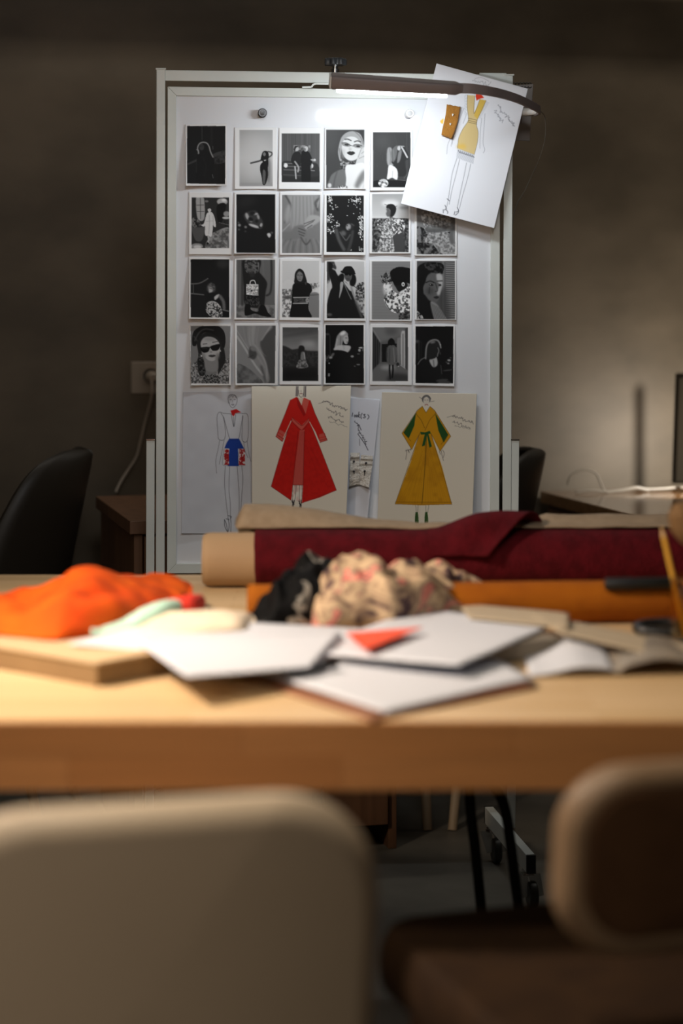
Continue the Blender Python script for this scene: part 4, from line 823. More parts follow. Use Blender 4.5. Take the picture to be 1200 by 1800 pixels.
    m = M(); m.lathe([(.009, -.004), (.009, .004), (.0062, .005), (.0062, .0126)], kb, (0, 0, 1), 20); mk('knob_stem', m, CHROME, k)
    # slim latch hooked over the panel frame
    m = M(); pts = [(531, 153.5), (547, 153.2), (551, 148), (556, 147), (582, 147.5), (583, 149), (588, 150.5), (592, 154)]
    for a, b in zip(pts, pts[1:]): bbar(m, a, b, 3.2, .012, .022)
    mk('latch', m, ALU, w)
    # magnets
    for (px, py), lab, c, tilt in (((460.5, 200), 'grey metal magnet alone above the dancing pose photo', (120, 120, 122), 1), ((718.5, 201), 'white magnet in the glare under the lamp', (236, 236, 236), 0)):
        mt = mat('magnet_' + ('steel' if tilt else 'white'), c, .3, .8 if tilt else 0)
        t = empty('magnet', B(px, py, 0), lab, 'magnet', 'round magnets on the whiteboard')
        p = B(px, py, 0)
        m = M(); m.lathe([(.0085, .0002), (.0095, .002), (.0095, .006), (.006, .009), (.006, .013), (.0095, .016), (.0098, .020), (.008, .022)], p, BN, 28); mk('grip', m, mt, t)
        m = M(); m.lathe([(.0055, .0218), (.0055, .0232), (.0035, .0236)], p, BN, 20); mk('cap', m, mat('magnet_cap', tuple(int(q * .8) for q in c), .35, .6 if tilt else 0), t)

def build_lamp():
    DARK = mat('lamp_shell', (134, 122, 120), .5); WHT = mat('lamp_white', (232, 230, 224), .35)
    EM = bpy.data.materials.new('lit_diffuser'); EM.use_nodes = True; nt = EM.node_tree; nt.nodes.clear()
    e = nt.nodes.new('ShaderNodeEmission'); e.inputs['Color'].default_value = (.88, .95, 1, 1); e.inputs['Strength'].default_value = LED
    oo = nt.nodes.new('ShaderNodeOutputMaterial'); nt.links.new(e.outputs[0], oo.inputs[0])
    t = empty('clip_on_lamp', B(935, 200, .02), 'dark slim bar lamp on a curved arm lighting the top of the whiteboard', 'lamp')
    O = .275
    # head: a flat bar, its end nearer the arm narrowing into the neck
    a, b = B(582, 142, O), B(800, 155, O)
    ax = (b - a).normalized(); u0 = (UP - ax * ax.z).normalized(); TL = math.radians(LTILT); up = u0 * math.cos(TL) + BN * math.sin(TL); sd = BN * math.cos(TL) - u0 * math.sin(TL)
    secs = [(0, .0135, .019), (.003, .0148, .020), (.75, .0125, .020), (.93, .0118, .019), (1.0, .0125, .015), (1.035, .010, .008), (1.06, .008, .006)]
    L = (b - a).length; rows = []
    for s, h, d in secs:
        c = a + ax * (L * s if s > .01 or s == 0 else s); q = []
        for j in range(24):
            th = 2 * math.pi * j / 24; cs, sn = math.cos(th), math.sin(th)
            q.append(c + sd * (abs(cs) ** .35 * math.copysign(1, cs) * d) + up * (abs(sn) ** .35 * math.copysign(1, sn) * h))
        rows.append(q)
    m = M(); m.grid(rows, True); m.f.append(tuple(range(24))); m.f.append(tuple(range(24 * len(secs) - 1, 24 * (len(secs) - 1) - 1, -1)))
    hd = mk('lamp_head', m, DARK, t, smooth=40, fix=True)
    c0, c1 = a + ax * .012 - up * .0138, a + ax * (L * .93) - up * .0112
    m = M(); m.prism([c0 + sd * .016, c1 + sd * .016, c1 - sd * .016, c0 - sd * .016], -up * .0058); mk('diffuser', m, EM, hd, bevel=.0004)
    m = M(); c = a - ax * .0022 ; m.box(c, ax * .0016, sd * .018, up * .0125); mk('end_plate', m, WHT, hd, bevel=.0006)
    # flat curved arm swinging round to the clamp behind the post
    pts = [(806, 155, O), (830, 156, O), (858, 160, .26), (885, 166, .22), (910, 174, .18), (932, 184, .12), (945, 191, .07), (947, 195, .04), (938, 198, .01), (918, 198, -.015), (902, 197, -.03)]
    c = bezier_smooth(pts, 6, False); P3 = [B(p[0], p[1], p[2]) for p in c]
    m = M(); rows = []
    for i, p in enumerate(P3):
        tn = (P3[min(i + 1, len(P3) - 1)] - P3[max(i - 1, 0)]).normalized(); s_ = tn.cross(UP).normalized(); u_ = s_.cross(tn)
        h = .0105 - .0030 * min(1, i / 50)
        rows.append([p + u_ * h + s_ * .003, p + u_ * h - s_ * .003, p - u_ * h - s_ * .003, p - u_ * h + s_ * .003])
    m.grid(rows, True); m.f.append((3, 2, 1, 0)); k = 4 * (len(rows) - 1); m.f.append((k, k + 1, k + 2, k + 3))
    arm = mk('arm', m, DARK, t, smooth=50, fix=True, bevel=.001)
    m = M(); m.tube([B(917, 197.5, .015), B(940, 196, .018), B(946, 195, .03)], [.0085, .0075, .004], 16); mk('arm_sleeve', m, WHT, arm)
    m = M(); c = B(899, 200, -.03); m.box(c, BE * .022, BN * .006, UP * .022); m.box(B(893, 216, .0235), BE * .012, BN * .004, UP * .014); m.box(B(904, 206, -.003), BE * .005, BN * .030, UP * .006); mk('clamp', m, DARK, t, bevel=.002)
    m = M(); m.tube([B(*p) for p in bezier_smooth([(947, 195, .03), (957, 205, .0), (958, 240, -.03), (949, 275, -.05), (936, 305, -.06), (922, 335, -.06), (908, 360, -.05), (900, 400, -.05), (897, 520, -.04), (896, 700, -.04)], 6, False)], .0011, 8)
    mk('lamp_cable', m, mat('lamp_cord', (110, 106, 96), .4), t)
    # ring-bound pad hanging behind the post
    t = empty('notepad', B(920, 248, -.08), 'grey ring-bound notepad hanging behind the whiteboard post', 'notepad')
    q = [(898, 150), (937, 148), (931, 248), (894, 246)]
    m = M(); m.prism([B(*p, -.078) for p in q], -BN * .006); mk('cover', m, mat('pad_cover', (150, 144, 140), .5), t, bevel=.001)
    for i in range(6):
        px = 903 + i * 5.6; m = M(); m.tube([B(px + 3.2 * math.cos(x), 150 + 4.5 * math.sin(x), -.081 + .004 * math.sin(x)) for x in [2 * math.pi * j / 14 for j in range(14)]], .0011, 8, False, True)
        mk('ring', m, BLACKP, t)
# ------------------------------------------------------------------ room
WA = math.radians(14)                                   # the back wall runs 14 degrees off the picture plane
WX = Vector((math.cos(WA), math.sin(WA), 0)); WY = Vector((-math.sin(WA), math.cos(WA), 0))
WO = Vector((.55, 5.60, 0))                             # a point at the foot of the wall
def W(px, py, off=0):
    d = Vector(((px - 600) / FPX, 1.0, -(py - HOR) / FPX)); c = Vector((0, 0, CAMH))
    t = (WO - WY * off - c).dot(WY) / d.dot(WY); return c + d * t
def build_room():
    wm = mat('trowelled_plaster', (102, 89, 72), .55, c2=(80, 69, 54), nscale=3.2, stretch=(1, 1, 1.6), detail=6, bump=.12, bscale=5, spec=.35)
    m = M(); m.box(WO + WY * .06 + UP * 1.5, WX * 4.5, WY * .06, UP * 1.5); struct(mk('wall_back', m, wm))
    m = M(); m.box(WO - WY * .10 + UP * 2.24, WX * 2.4, WY * .02, UP * .035)  # added rail above the view, there to cast a dark band on the wall
    for s in (-2, -.7, .7, 2): m.box(WO + WX * s - WY * .04 + UP * 2.24, WX * .01, WY * .045, UP * .012)
    struct(mk('shade_rail_1', m, mat('shade_rail_paint', (60, 54, 46), .5)))
    fm = mat('concrete_floor', (120, 116, 106), .5, c2=(96, 92, 84), nscale=4, bump=.05, bscale=30)
    m = M(); m.abox(-4.2, 4.6, -.8, 7.2, -.08, 0); struct(mk('floor', m, fm))
    # socket, plug and cable on the wall
    pl = mat('socket_plastic', (150, 136, 120), .4)
    t = empty('wall_socket', W(253, 688), 'white square wall socket beside the whiteboard post', 'socket')
    c = W(256, 664, .005); m = M(); m.box(c, WX * .040, WY * .005, UP * .043); mk('cover_plate', m, pl, t, bevel=.003)
    c2 = W(264, 661, .0095); m = M(); m.lathe([(.021, .0), (.0245, .0), (.0245, .003), (.022, .003), (.021, .0004)], c2, -WY, 32); mk('ring', m, pl, t)
    m = M(); m.lathe([(.0195, 0), (.0195, .0006), (.001, .0008)], c2, -WY, 28); mk('recess', m, mat('socket_recess', (60, 54, 46), .5), t)
    t = empty('power_cable', W(266, 690, .03), 'pale power cable hanging from the wall socket to the desk below', 'cable')
    m = M(); m.lathe([(.017, 0), (.017, .018), (.013, .03), (.008, .034)], W(266, 663, .011), -WY, 20); mk('plug', m, pl, t)
    pts = [W(266, 668, .044), W(267, 690, .05), W(262, 715, .04), W(254, 745, .03), W(247, 775, .03), W(240, 802, .03), W(226, 825, .035), W(212, 847, .05), W(203, 866, .07)]
    q = [Vector(p) for p in bezier_smooth([tuple(p) for p in pts], 6, False)]; m = M(); m.tube(q, .0034, 10); mk('cord', m, pl, t)

DESKW = mat('desk_wood', (128, 92, 58), .14, c2=(108, 76, 46), nscale=3, stretch=(1, 12, 12), spec=.5)
DESKD = mat('walnut', (124, 88, 62), .5, c2=(104, 72, 50), nscale=3, stretch=(14, 14, 1), detail=6)
def build_desks():
    # desk at the left with drawers
    zt = .772; a = PZ(228, 916, zt)                     # its near corner
    t = empty('desk', a + WX * .5 + WY * .3 - UP * zt, 'dark wooden desk with drawers below the wall socket', 'desk')
    def slab(name, x0, x1, y0, y1, z0, z1, mt, par, bev=.002):
        m = M(); c = a + WX * ((x0 + x1) / 2) + WY * ((y0 + y1) / 2); c.z = (z0 + z1) / 2
        m.box(c, WX * ((x1 - x0) / 2), WY * ((y1 - y0) / 2), UP * ((z1 - z0) / 2)); return mk(name, m, mt, par, bevel=bev)
    slab('desktop', 0, .63, 0, .62, zt - .03, zt, DESKD, t)
    slab('side_panel', .012, .032, .02, .61, 0, zt - .03, DESKD, t); slab('side_panel', .42, .44, .02, .61, 0, zt - .03, DESKD, t)
    slab('side_panel', .60, .62, .02, .61, 0, zt - .03, DESKD, t)
    slab('door', .444, .596, .006, .024, .06, zt - .036, DESKD, t)
    slab('back_panel', .44, .60, .585, .60, .05, zt - .03, DESKD, t)
    for z0, z1 in ((.06, .31), (.316, .526), (.532, zt - .036)):
        d = slab('drawer', .034, .418, .008, .05, z0, z1, DESKD, t)
        m = M(); c = a + WX * .06 + WY * .004; c.z = (z0 + z1) / 2
        m.lathe([(.004, 0), (.004, .012), (.010, .016), (.011, .022), (.006, .026)], c, -WY, 18); mk('knob', m, CHROME, d)
    # desk at the right
    zt = .74; b = PZ(1120, 907, zt)
    t = empty('desk', b + WX * .6 + WY * .35 - UP * zt, 'light wooden desk with loose pale cable beside the lit wall', 'desk')
    def slab2(name, x0, x1, y0, y1, z0, z1, mt, bev=.002):
        m = M(); c = b + WX * ((x0 + x1) / 2) + WY * ((y0 + y1) / 2); c.z = (z0 + z1) / 2
        m.box(c, WX * ((x1 - x0) / 2), WY * ((y1 - y0) / 2), UP * ((z1 - z0) / 2)); return mk(name, m, mt, t, bevel=bev)
    slab2('desktop', 0, 1.3, 0, .70, zt - .032, zt, DESKW)
    slab2('side_panel', .015, .04, .03, .68, 0, zt - .032, DESKD); slab2('side_panel', 1.26, 1.285, .03, .68, 0, zt - .032, DESKD)
    slab2('modesty_panel', .04, 1.26, .60, .62, .25, zt - .032, DESKD)
    cb = mat('pale_cable', (128, 118, 104), .4)
    for pts, lab in (
        ([(998, 850, .02), (1002, 838, .05), (1016, 829, .07), (1034, 826, .075), (1048, 833, .06), (1055, 848, .03), (1064, 858, .0), (1082, 861, 0), (1104, 858, .004), (1120, 856, .006), (1140, 860, 0)], 'pale cable looping up off the light desk'),
        ([(1012, 866, 0), (1040, 862, .004), (1066, 864, 0), (1096, 864, .004), (1118, 858, .01), (1136, 861, .004), (1160, 858, .004), (1190, 857, .006), (1230, 856, .004)], 'pale cable lying along the wall edge of the light desk')):
        m = M(); q = []
        for px, py, h in pts:
            Y = 5.50 + .25 * ((px - 600) * 5.5 / FPX - .55) - .09; p = P(px, py, Y)
            p.z = zt + .005 + h if h < .03 else max(p.z, zt + .006); q.append(tuple(p))
        m.tube([Vector(p) for p in bezier_smooth(q, 6, False)], .0032, 10); tag(mk('cable', m, cb), lab, 'cable')
    # upright dark panel on the desk at the picture's edge
    t0 = W(1187.5, 858, .03) + WX * .2; t0.z = zt
    t = empty('display_panel', t0, 'dark upright panel standing on the light desk at the edge of the view', 'panel')
    c = W(1187.5, 858, .03); c.z = zt
    lx = Vector((.015, 0, .20))
    m = M(); m.prism([c + UP * .012, c + WX * .42 + UP * .012, c + WX * .432 + UP * .31, c + WX * .011 + UP * .31], WY * .022); mk('screen', m, mat('panel_dark', (40, 35, 28), .9, spec=.05), t, bevel=.003)
    m = M(); m.box(c + WX * .21 - WY * .01 + UP * .006, WX * .12, WY * .035, UP * .006); mk('base', m, BLACKP, t, bevel=.002)

def shell_chair(c, face, label, hz, shell_mat, legs, group=None):
    f = Vector((math.cos(face), math.sin(face), 0)); l = Vector((-f.y, f.x, 0)); c = Vector(c)
    t = empty('shell_chair', c, label, 'chair', group)
    prof = [(.22, .40, .175), (.19, .425, .20), (.10, .43, .215), (0, .42, .225), (-.10, .425, .232), (-.165, .46, .236), (-.192, .53, .236), (-.208, .61, .232), (-.226, .70, .222), (-.240, .765, .206), (-.250, .812, .184), (-.257, .842, .154), (-.261, .862, .112), (-.2635, .873, .062), (-.264, .876, .02)]
    pr = bezier_smooth(prof, 3, False); rows = []
    for k, (x, z, w) in enumerate(pr):
        s = k / (len(pr) - 1); row = []; z = z if z < .45 else .45 + (z - .45) * (hz - .45) / .426
        wing = .05 + .12 * max(0, 1 - abs(s - .42) / .30) if s > .3 else .02
        if s > .3: wing = np.interp(s, [.3, .42, .6, .8, 1], [.05, .17, .125, .082, .012])
        lift = np.interp(s, [0, .3, .42, 1], [.02, .07, .05, 0])
        for j in range(17):
            u = -1 + 2 * j / 16
            row.append(c + f * (x + wing * abs(u) ** 2.2) + l * (w * u) + UP * (z + lift * abs(u) ** 2.5))
        rows.append(row)
    m = M(); m.grid(rows); mk('shell', m, shell_mat, t, smooth=180, solid=.012)
    for sx, sy in ((1, 1), (1, -1), (-1, 1), (-1, -1)):
        m = M(); a = c + f * (.06 * sx - .02) + l * (.11 * sy) + UP * .43; b = c + f * (legs[0] * sx) + l * (legs[1] * sy) + UP * .0
        m.tube([a, b], [.016, .011], 14); mk('leg', m, mat('pale_beech', (172, 150, 122), .5), t)
    m = M(); m.box(c + UP * .405, f * .10, l * .12, UP * .012); mk('seat_bracket', m, BLACKP, t)
def build_wall_chairs():
    sm = mat('brown_shell_plastic', (46, 40, 32), .5)
    shell_chair((-.615 - .2625 + .0, 4.83, 0), math.pi - .05, 'dark moulded chair standing apart beside the drawer desk', .893, sm, (.20, .22), 'dark shell chairs by the wall')
    shell_chair((.497 - .2625, 4.98, 0), math.pi, 'dark moulded chair half behind the whiteboard by the light desk', .882, sm, (.03, .23), 'dark shell chairs by the wall')

# ------------------------------------------------------------------ cutting table
def build_table():
    t = empty('cutting_table', (0, 3.08, 0), 'thick light wood table covered with fabric and papers', 'table')
    wood = wood_block('oak_staves', ((226, 194, 150), (214, 180, 132), (180, 142, 98)))
    edge = wood_block('oak_edge', ((196, 138, 84), (176, 116, 62), (150, 98, 54)), bw=.33, bh=.045, axis='xz', rough=.5)
    m = M(); m.abox(-1.3, 1.3, 2.41, 3.76, .655, .74); o = mk('tabletop', m, wood, t, bevel=.004, seg=3)
    o.data.materials.append(edge)
    for p in o.data.polygons:
        if abs(p.normal.y) > .9: p.material_index = 1
    bl = mat('black_steel', (12, 12, 13), .45, .5)
    Y = 3.52
    a = [P(817, 1322, Y), P(825, 1397, Y), P(834, 1484, Y), P(843, 1572, Y), P(862, 1767, Y)]; a[0].z = .654; a[0].x = .215; a[-1].z = 0
    b = [P(800, 1240, Y), P(832, 1330, Y), P(862, 1378, Y), P(880, 1402, Y), P(890, 1435, Y), P(898, 1490, Y), P(907, 1562, Y), P(936, 1770, Y)]; b[0].z = .654; b[-1].z = 0
    for pts in (a, b):
        m = M(); m.tube([Vector(p) for p in bezier_smooth([tuple(p) for p in pts], 6, False)], .0094, 14); m.abox(pts[0].x - .04, pts[0].x + .04, Y - .03, Y + .03, .649, .655)
        mk('leg', m, bl, t)
    for x, y in ((-1.2, 2.55), (1.2, 2.55), (-1.2, 3.62), (1.2, 3.62)):
        m = M(); m.tube([Vector((x, y, .655)), Vector((x * 1.02, y, 0))], .012, 14); m.abox(x - .05, x + .05, y - .05, y + .05, .648, .655); mk('leg', m, bl, t)

# ------------------------------------------------------------------ the two chairs in front of the table
def rounded(w, h, r, n=14, top_r=None):
    pts = []
    for cx, cz, a0, rr in ((w / 2, h / 2, 0, top_r or r), (-w / 2, h / 2, 90, top_r or r), (-w / 2, -h / 2, 180, r), (w / 2, -h / 2, 270, r)):
        for i in range(n + 1):
            a = math.radians(a0 + 90 * i / n); sx, sz = math.copysign(1, cx), math.copysign(1, cz)
            pts.append((cx - sx * rr + rr * math.cos(a), cz - sz * rr + rr * math.sin(a)))
    return pts
def pad(out, c, rx, uz, n, thick, rim, bow, step=.0, crown=0):
    """cushion-like board: outline out in rx, uz; n = its outward side; rim = width of its rounded edge"""
    m = M(); rows = []
    ex = max(abs(x) for x, z in out); ez = max(abs(z) for x, z in out)
    def at(x, z, d): return c + rx * x + uz * (z + crown * (1 - (x / ex) ** 2)) + n * (d - bow * (x / ex) ** 2)
    def ring(ins, d):
        return [at(x * (1 - ins / ex), z * (1 - ins / ez), d) for x, z in out]
    for f in (.05, .3, .6, .85): rows.append([at(x * f * (1 - rim / ex), z * f * (1 - rim / ez), thick / 2 - step) for x, z in out])
    rows += [ring(rim, thick / 2 - step), ring(rim * .97, thick / 2 - step * .9), ring(rim * .72, thick * .47), ring(rim * .4, thick * .36), ring(rim * .12, thick * .16), ring(0, -thick * .1), ring(rim * .1, -thick * .36), ring(rim * .3, -thick * .5)]
    for f in (.85, .6, .3, .05): rows.append([at(x * f, z * f, -thick / 2) for x, z in out])
    m.grid([r[::-1] for r in rows], True); k = len(out); m.f.append(tuple(range(k))); m.f.append(tuple(range(len(m.v) - 1, len(m.v) - k - 1, -1)))
    return m
def build_front_chairs():
    # pale moulded chair
    ya = math.radians(15); rd = Vector((math.cos(ya), math.sin(ya), 0)); n = Vector((math.sin(ya), -math.cos(ya), 0)); d = -n
    shell = mat('taupe_shell', (206, 186, 162), .45)
    H = .36; up = (UP + n * .16).normalized()
    c = Vector((-.183, 1.925, .586))
    base = c + d * .25; base.z = 0
    t = empty('shell_chair', base, 'pale taupe moulded chair with its back to the view, at the table', 'chair')
    m = pad(rounded(.475, H, .06, 14, .125), c, rd, up, n, .046, .026, .045, .0, .004); mk('backrest', m, shell, t, smooth=60, fix=True)
    m = pad(rounded(.46, .44, .08), c + d * .235 - UP * .165, rd, d, -UP, .02, .02, -.02); mk('seat', m, shell, t, smooth=60, fix=True)
    legm = mat('chair_beech', (176, 140, 96), .5)
    for i in (-1, 1):
        for j in (0, 1):
            m = M(); a = c + rd * (.15 * i) + d * (.10 + .26 * j) - UP * .175; b = c + rd * (.21 * i) + d * (.03 + .40 * j); b.z = 0
            m.tube([a, b], [.017, .011], 14); mk('leg', m, legm, t)
    # brown padded chair
    ya = math.radians(18); rd = Vector((math.cos(ya), math.sin(ya), 0)); n = Vector((math.sin(ya), -math.cos(ya), 0)); d = -n
    pd = mat('brown_leather', (46, 31, 18), .8, c2=(38, 25, 15), nscale=20, bump=.1, bscale=150, spec=.12); bp = mat('brown_back_cloth', (84, 58, 38), .8, c2=(74, 50, 32), nscale=20, spec=.15); rim = mat('chair_piping', (128, 104, 80), .5)
    c = Vector((.441, 2.150, .652)); up = (UP + n * .12).normalized()
    sc = Vector((.34, 2.392, .428)); base = sc.copy(); base.z = 0
    t = empty('padded_chair', base, 'brown padded chair with a rounded back, turned slightly beside the pale chair', 'chair')
    m = pad(rounded(.43, .212, .075), c, rd, up, n, .045, .024, .03, .004); bk = mk('backrest', m, rim, t, smooth=60, fix=True)
    m = pad(rounded(.385, .167, .055), c + n * .018, rd, up, n, .012, .006, .026); mk('back_pad', m, bp, bk, smooth=60, fix=True)
    m = pad(rounded(.50, .46, .06), sc, rd, d, UP, .075, .016, .0, 0); mk('seat', m, pd, t, smooth=60, fix=True)
    m = M(); m.tube([c + d * .022 - UP * .06, c + d * .02 - UP * .12, sc - d * .19 - UP * .03], .016, 14); mk('back_support', m, BLACKP, t)
    for i in (-1, 1):
        for j in (-1, 1):
            m = M(); a = sc + rd * (.19 * i) + d * (.17 * j) - UP * .036; b = sc + rd * (.215 * i) + d * (.20 * j); b.z = 0
            m.tube([a, b], [.017, .012], 14); mk('leg', m, DESKD, t)
# ------------------------------------------------------------------ things lying on the table
TZ = .74
def nz(p, s, seed=0): return mnoise.noise(Vector((p[0] * s + seed * 17.3, p[1] * s - seed * 5.1, p[2] * s + seed * 3.7)))
def turb(p, s, seed=0, o=4): return mnoise.turbulence(Vector((p[0] * s + seed * 11.3, p[1] * s, p[2] * s)), o, False)
def roll(name, ax0, ax1, r, mt, label, cat, parent=None, seed=0, group=None, wob=.05, n=48, k=90, ends=True):
    """a roll of cloth between two points on its axis, slightly uneven, the last turn ending in a step"""
    a, b = Vector(ax0), Vector(ax1); t = (b - a).normalized(); u = UP; w = t.cross(u).normalized(); rows = []
    for i in range(k + 1):
        s = i / k; c = a.lerp(b, s); row = []
        for j in range(n):
            th = 2 * math.pi * j / n
            rr = r * (1 + wob * .5 * nz((s * 6, math.cos(th), math.sin(th)), 1.3, seed) + .035 * (((j / n) + .30) % 1))
            row.append(c + (u * math.cos(th) + w * math.sin(th)) * rr)
        rows.append(row)
    m = M(); m.grid(rows, True)
    for q, e in ((0, a), (k, b)):
        o = q * n
        for f, dd in ((.92, -.003), (.6, .003), (.3, .004)):
            idx = len(m.v)
            for j in range(n): p = rows[q][j]; m.v.append(e + (p - e) * f + t * (dd if q == 0 else -dd))
            for j in range(n): 
                fc = (o + j, o + (j + 1) % n, idx + (j + 1) % n, idx + j); m.f.append(fc if q else fc[::-1])
            o = idx
        m.f.append(tuple(range(o, o + n)) if q else tuple(range(o + n - 1, o - 1, -1)))
    o = mk(name, m, mt, parent, smooth=55, fix=True)
    if label: tag(o, label, cat, group)
    return o
def pile(name, cols, zb, dr, db, mt, n=60, nt=40, fold=.02, ff=9, seed=1, crease=.4, smooth=180, prof=.62):
    """soft heap: cols = (px, py of its front foot, py of its crest); zb base height; dr, db depth to the crest and beyond it"""
    c = bezier_smooth(cols, 12, False); s = np.linspace(0, len(c) - 1, n); xs = [np.interp(s, range(len(c)), c[:, q]) for q in range(3)]
    rows = []
    for i in range(n):
        px, pf, pt = xs[0][i], xs[1][i], xs[2][i]; e = min(1, 4 * i / n + .02, 4 * (n - 1 - i) / n + .02) ** .5
        f = PZ(px, pf, zb); Yr = f.y + dr * e; ztop = CAMH - (pt - HOR) * Yr / FPX; h = max(ztop - zb, .004); row = []
        for j in range(nt):
            t = j / (nt - 1)
            if t < .6: q = t / .6; y = f.y + dr * e * q ** 1.3; z = zb + h * (1 - (1 - q) ** 2.6) ** prof
            else: q = (t - .6) / .4; y = Yr + db * e * q ** .8; z = zb + h * (1 - q ** 2.2)
            p = Vector((f.x * y / f.y * .5 + f.x * .5, y, z)); w = math.sin(math.pi * min(max(t, 0), 1)) ** .6 * e
            d = fold * nz(p, ff, seed) + fold * .8 * (abs(nz(p, ff * 1.7, seed + 5)) - .25) * crease * 2 + fold * .4 * nz(p, ff * 3.4, seed + 9)
            p += Vector((nz(p, ff, seed + 2) * .3 * fold, -d * .5, d)) * w; p.z = max(p.z, zb + .0005); row.append(p)
        rows.append(row)
    # close underneath
    for r in rows: r.append(Vector((r[-1].x, r[-1].y, zb))); r.append(Vector((r[0].x, r[0].y + .004, zb)))
    m = M(); m.grid([r[::-1] for r in rows], True); k = len(rows[0]); m.f.append(tuple(range(k))[::-1]); m.f.append(tuple(range((n - 1) * k, n * k)))
    return mk(name, m, mt, None, smooth=smooth, fix=True)
def flat(name, pts, z, mt, th=.0012, lift=None, nu=26, nv=20, parent=None, seed=0):
    """sheet lying on the table: pts = photo corners back-left, back-right, front-right, front-left; z height or four heights"""
    zz = z if isinstance(z, (list, tuple)) else [z] * 4; c = [PZ(p[0], p[1], h) for p, h in zip(pts, zz)]; rows = []
    for i in range(nu):
        u = i / (nu - 1); row = []
        for j in range(nv):
            v = j / (nv - 1); p = (c[0] * (1 - u) + c[1] * u) * (1 - v) + (c[3] * (1 - u) + c[2] * u) * v
            p.z += .0015 * nz((p.x, p.y, 0), 7, seed) + (lift(u, v) if lift else 0); row.append(p)
        rows.append(row)
    m = M(); m.grid(rows); o = mk(name, m, mt, parent, smooth=180, solid=th)
    if sum((p.normal.z for p in o.data.polygons)) < 0: o.data.flip_normals()
    return o
def build_items():
    BUR = mat('burgundy_wool', (86, 11, 21), .9, c2=(70, 7, 15), nscale=40, bump=.35, bscale=180, spec=.15)
    KRAFT = mat('kraft_paper', (174, 144, 108), .7, c2=(162, 132, 98), nscale=6, bump=.05, bscale=30)
    BEIGE = mat('beige_linen', (152, 132, 108), .9, c2=(142, 122, 98), nscale=50, bump=.2, bscale=240)
    YEL = mat('ochre_cloth', (158, 88, 8), .85, c2=(140, 74, 6), nscale=12, bump=.2, bscale=180, spec=.2)
    # burgundy roll on a kraft core, its loose end folded over
    yc = 3.595; zc = TZ + .0515
    x0 = (450 - 600) * yc / FPX
    t = empty('fabric_roll', (.25, yc, TZ), 'burgundy fabric roll on a kraft tube with its loose end folded over', 'fabric roll', 'fabric rolls on the table')
    roll('fabric', (x0, yc, zc), (1.05, yc + .02, zc), .0505, BUR, None, None, t, 1, wob=.06)
    m = M(); xa = (357 - 600) * yc / FPX; pr = []
    for r, h in ((.012, .004), (.036, .002), (.043, 0), (.047, .006), (.0485, .016), (.0485, x0 - xa + .01)): pr.append((r, h))
    m.lathe(pr, (xa, yc, TZ + .049), (1, 0, 0), 48); mk('kraft_tube', m, KRAFT, t, smooth=60)
    # loose end: lifts off the roll towards its slanting edge
    rows = []
    for i in range(40):
        s = i / 39; row = []
        for j in range(26):
            q = j / 25; th = math.radians(-38 + 118 * q)      # 0 = top of the roll, towards the view is positive
            px_edge = 962 - 100 * q + 6 * math.sin(q * 5); px_left = 762 - 10 * math.sin(q * 3)
            px = px_left + (px_edge - px_left) * s; x = (px - 600) * (yc - .05 * max(math.sin(th), 0)) / FPX
            ss = min(1, s / .5); ss = ss * ss * (3 - 2 * ss); lift = .0535 + .029 * ss * math.exp(-((q - .34) / .36) ** 2) + .012 * s ** 3 * q + .002 * math.sin(s * 9 + q * 5) * ss
            row.append(Vector((x, yc - math.sin(th) * lift, zc + math.cos(th) * lift)))
        rows.append(row)
    m = M(); m.grid(rows); mk('loose_flap', m, BUR, t, smooth=180, solid=.004)
    # ochre roll in front of it
    roll('fabric_roll', ((438 - 600) * 3.13 / FPX, 3.135, TZ + .0335), (.98, 3.225, TZ + .0335), .0325, YEL, 'ochre yellow fabric roll in front of the burgundy roll', 'fabric roll', None, 4, 'fabric rolls on the table', .05)
    # beige cloth draped over the back of the burgundy roll
    rows = []; pxs = np.linspace(418, 1330, 70)
    for i, px in enumerate(pxs):
        top = np.interp(px, [418, 430, 470, 560, 640, 720, 790, 900, 960, 1000, 1330], [912, 890, 889, 898, 914, 920, 934, 930, 906, 906, 910]); Y = 3.66; zt = CAMH - (top - HOR) * Y / FPX; x = (px - 600) * Y / FPX; row = []
        prof = [(3.603, TZ + .104), (3.622, max(TZ + .108, zt - .012)), (3.64, max(TZ + .107, zt - .003)), (3.66, max(TZ + .104, zt)), (3.682, max(TZ + .09, zt - .006)), (3.698, zt - .03), (3.706, TZ + .07), (3.71, TZ + .035), (3.714, TZ + .006), (3.735, TZ + .0025)]
        for y, z in bezier_smooth(prof, 4, False):
            p = Vector((x, y, z)); k = .0035 * nz(p, 16, 3); p += Vector((0, k * .5, k)); p.z = max(p.z, TZ + .001); row.append(p)
        rows.append(row)
    m = M(); m.grid(rows); o = mk('linen_cloth', m, BEIGE, None, smooth=180, solid=.004); tag(o, 'beige cloth draped along the back of the burgundy roll', 'cloth')
    # orange cloth heap with mint and red cloth peeking out
    ORG = mat('orange_cotton', (206, 88, 16), .9, c2=(188, 62, 12), nscale=9, bump=.15, bscale=160, spec=.15)
    o = pile('folded_cloth', [(-150, 1110, 1060), (-60, 1116, 1050), (0, 1118, 1042), (45, 1122, 1040), (85, 1126, 1018), (120, 1124, 1004), (190, 1112, 1008), (260, 1092, 1014), (312, 1068, 1020), (336, 1050, 1030)], TZ + .034, .26, .12, ORG, 90, 46, .015, 7, 3, .9, prof=.8)
    tag(o, 'crumpled bright orange cloth heaped on the tan box', 'cloth', 'folded cloths')
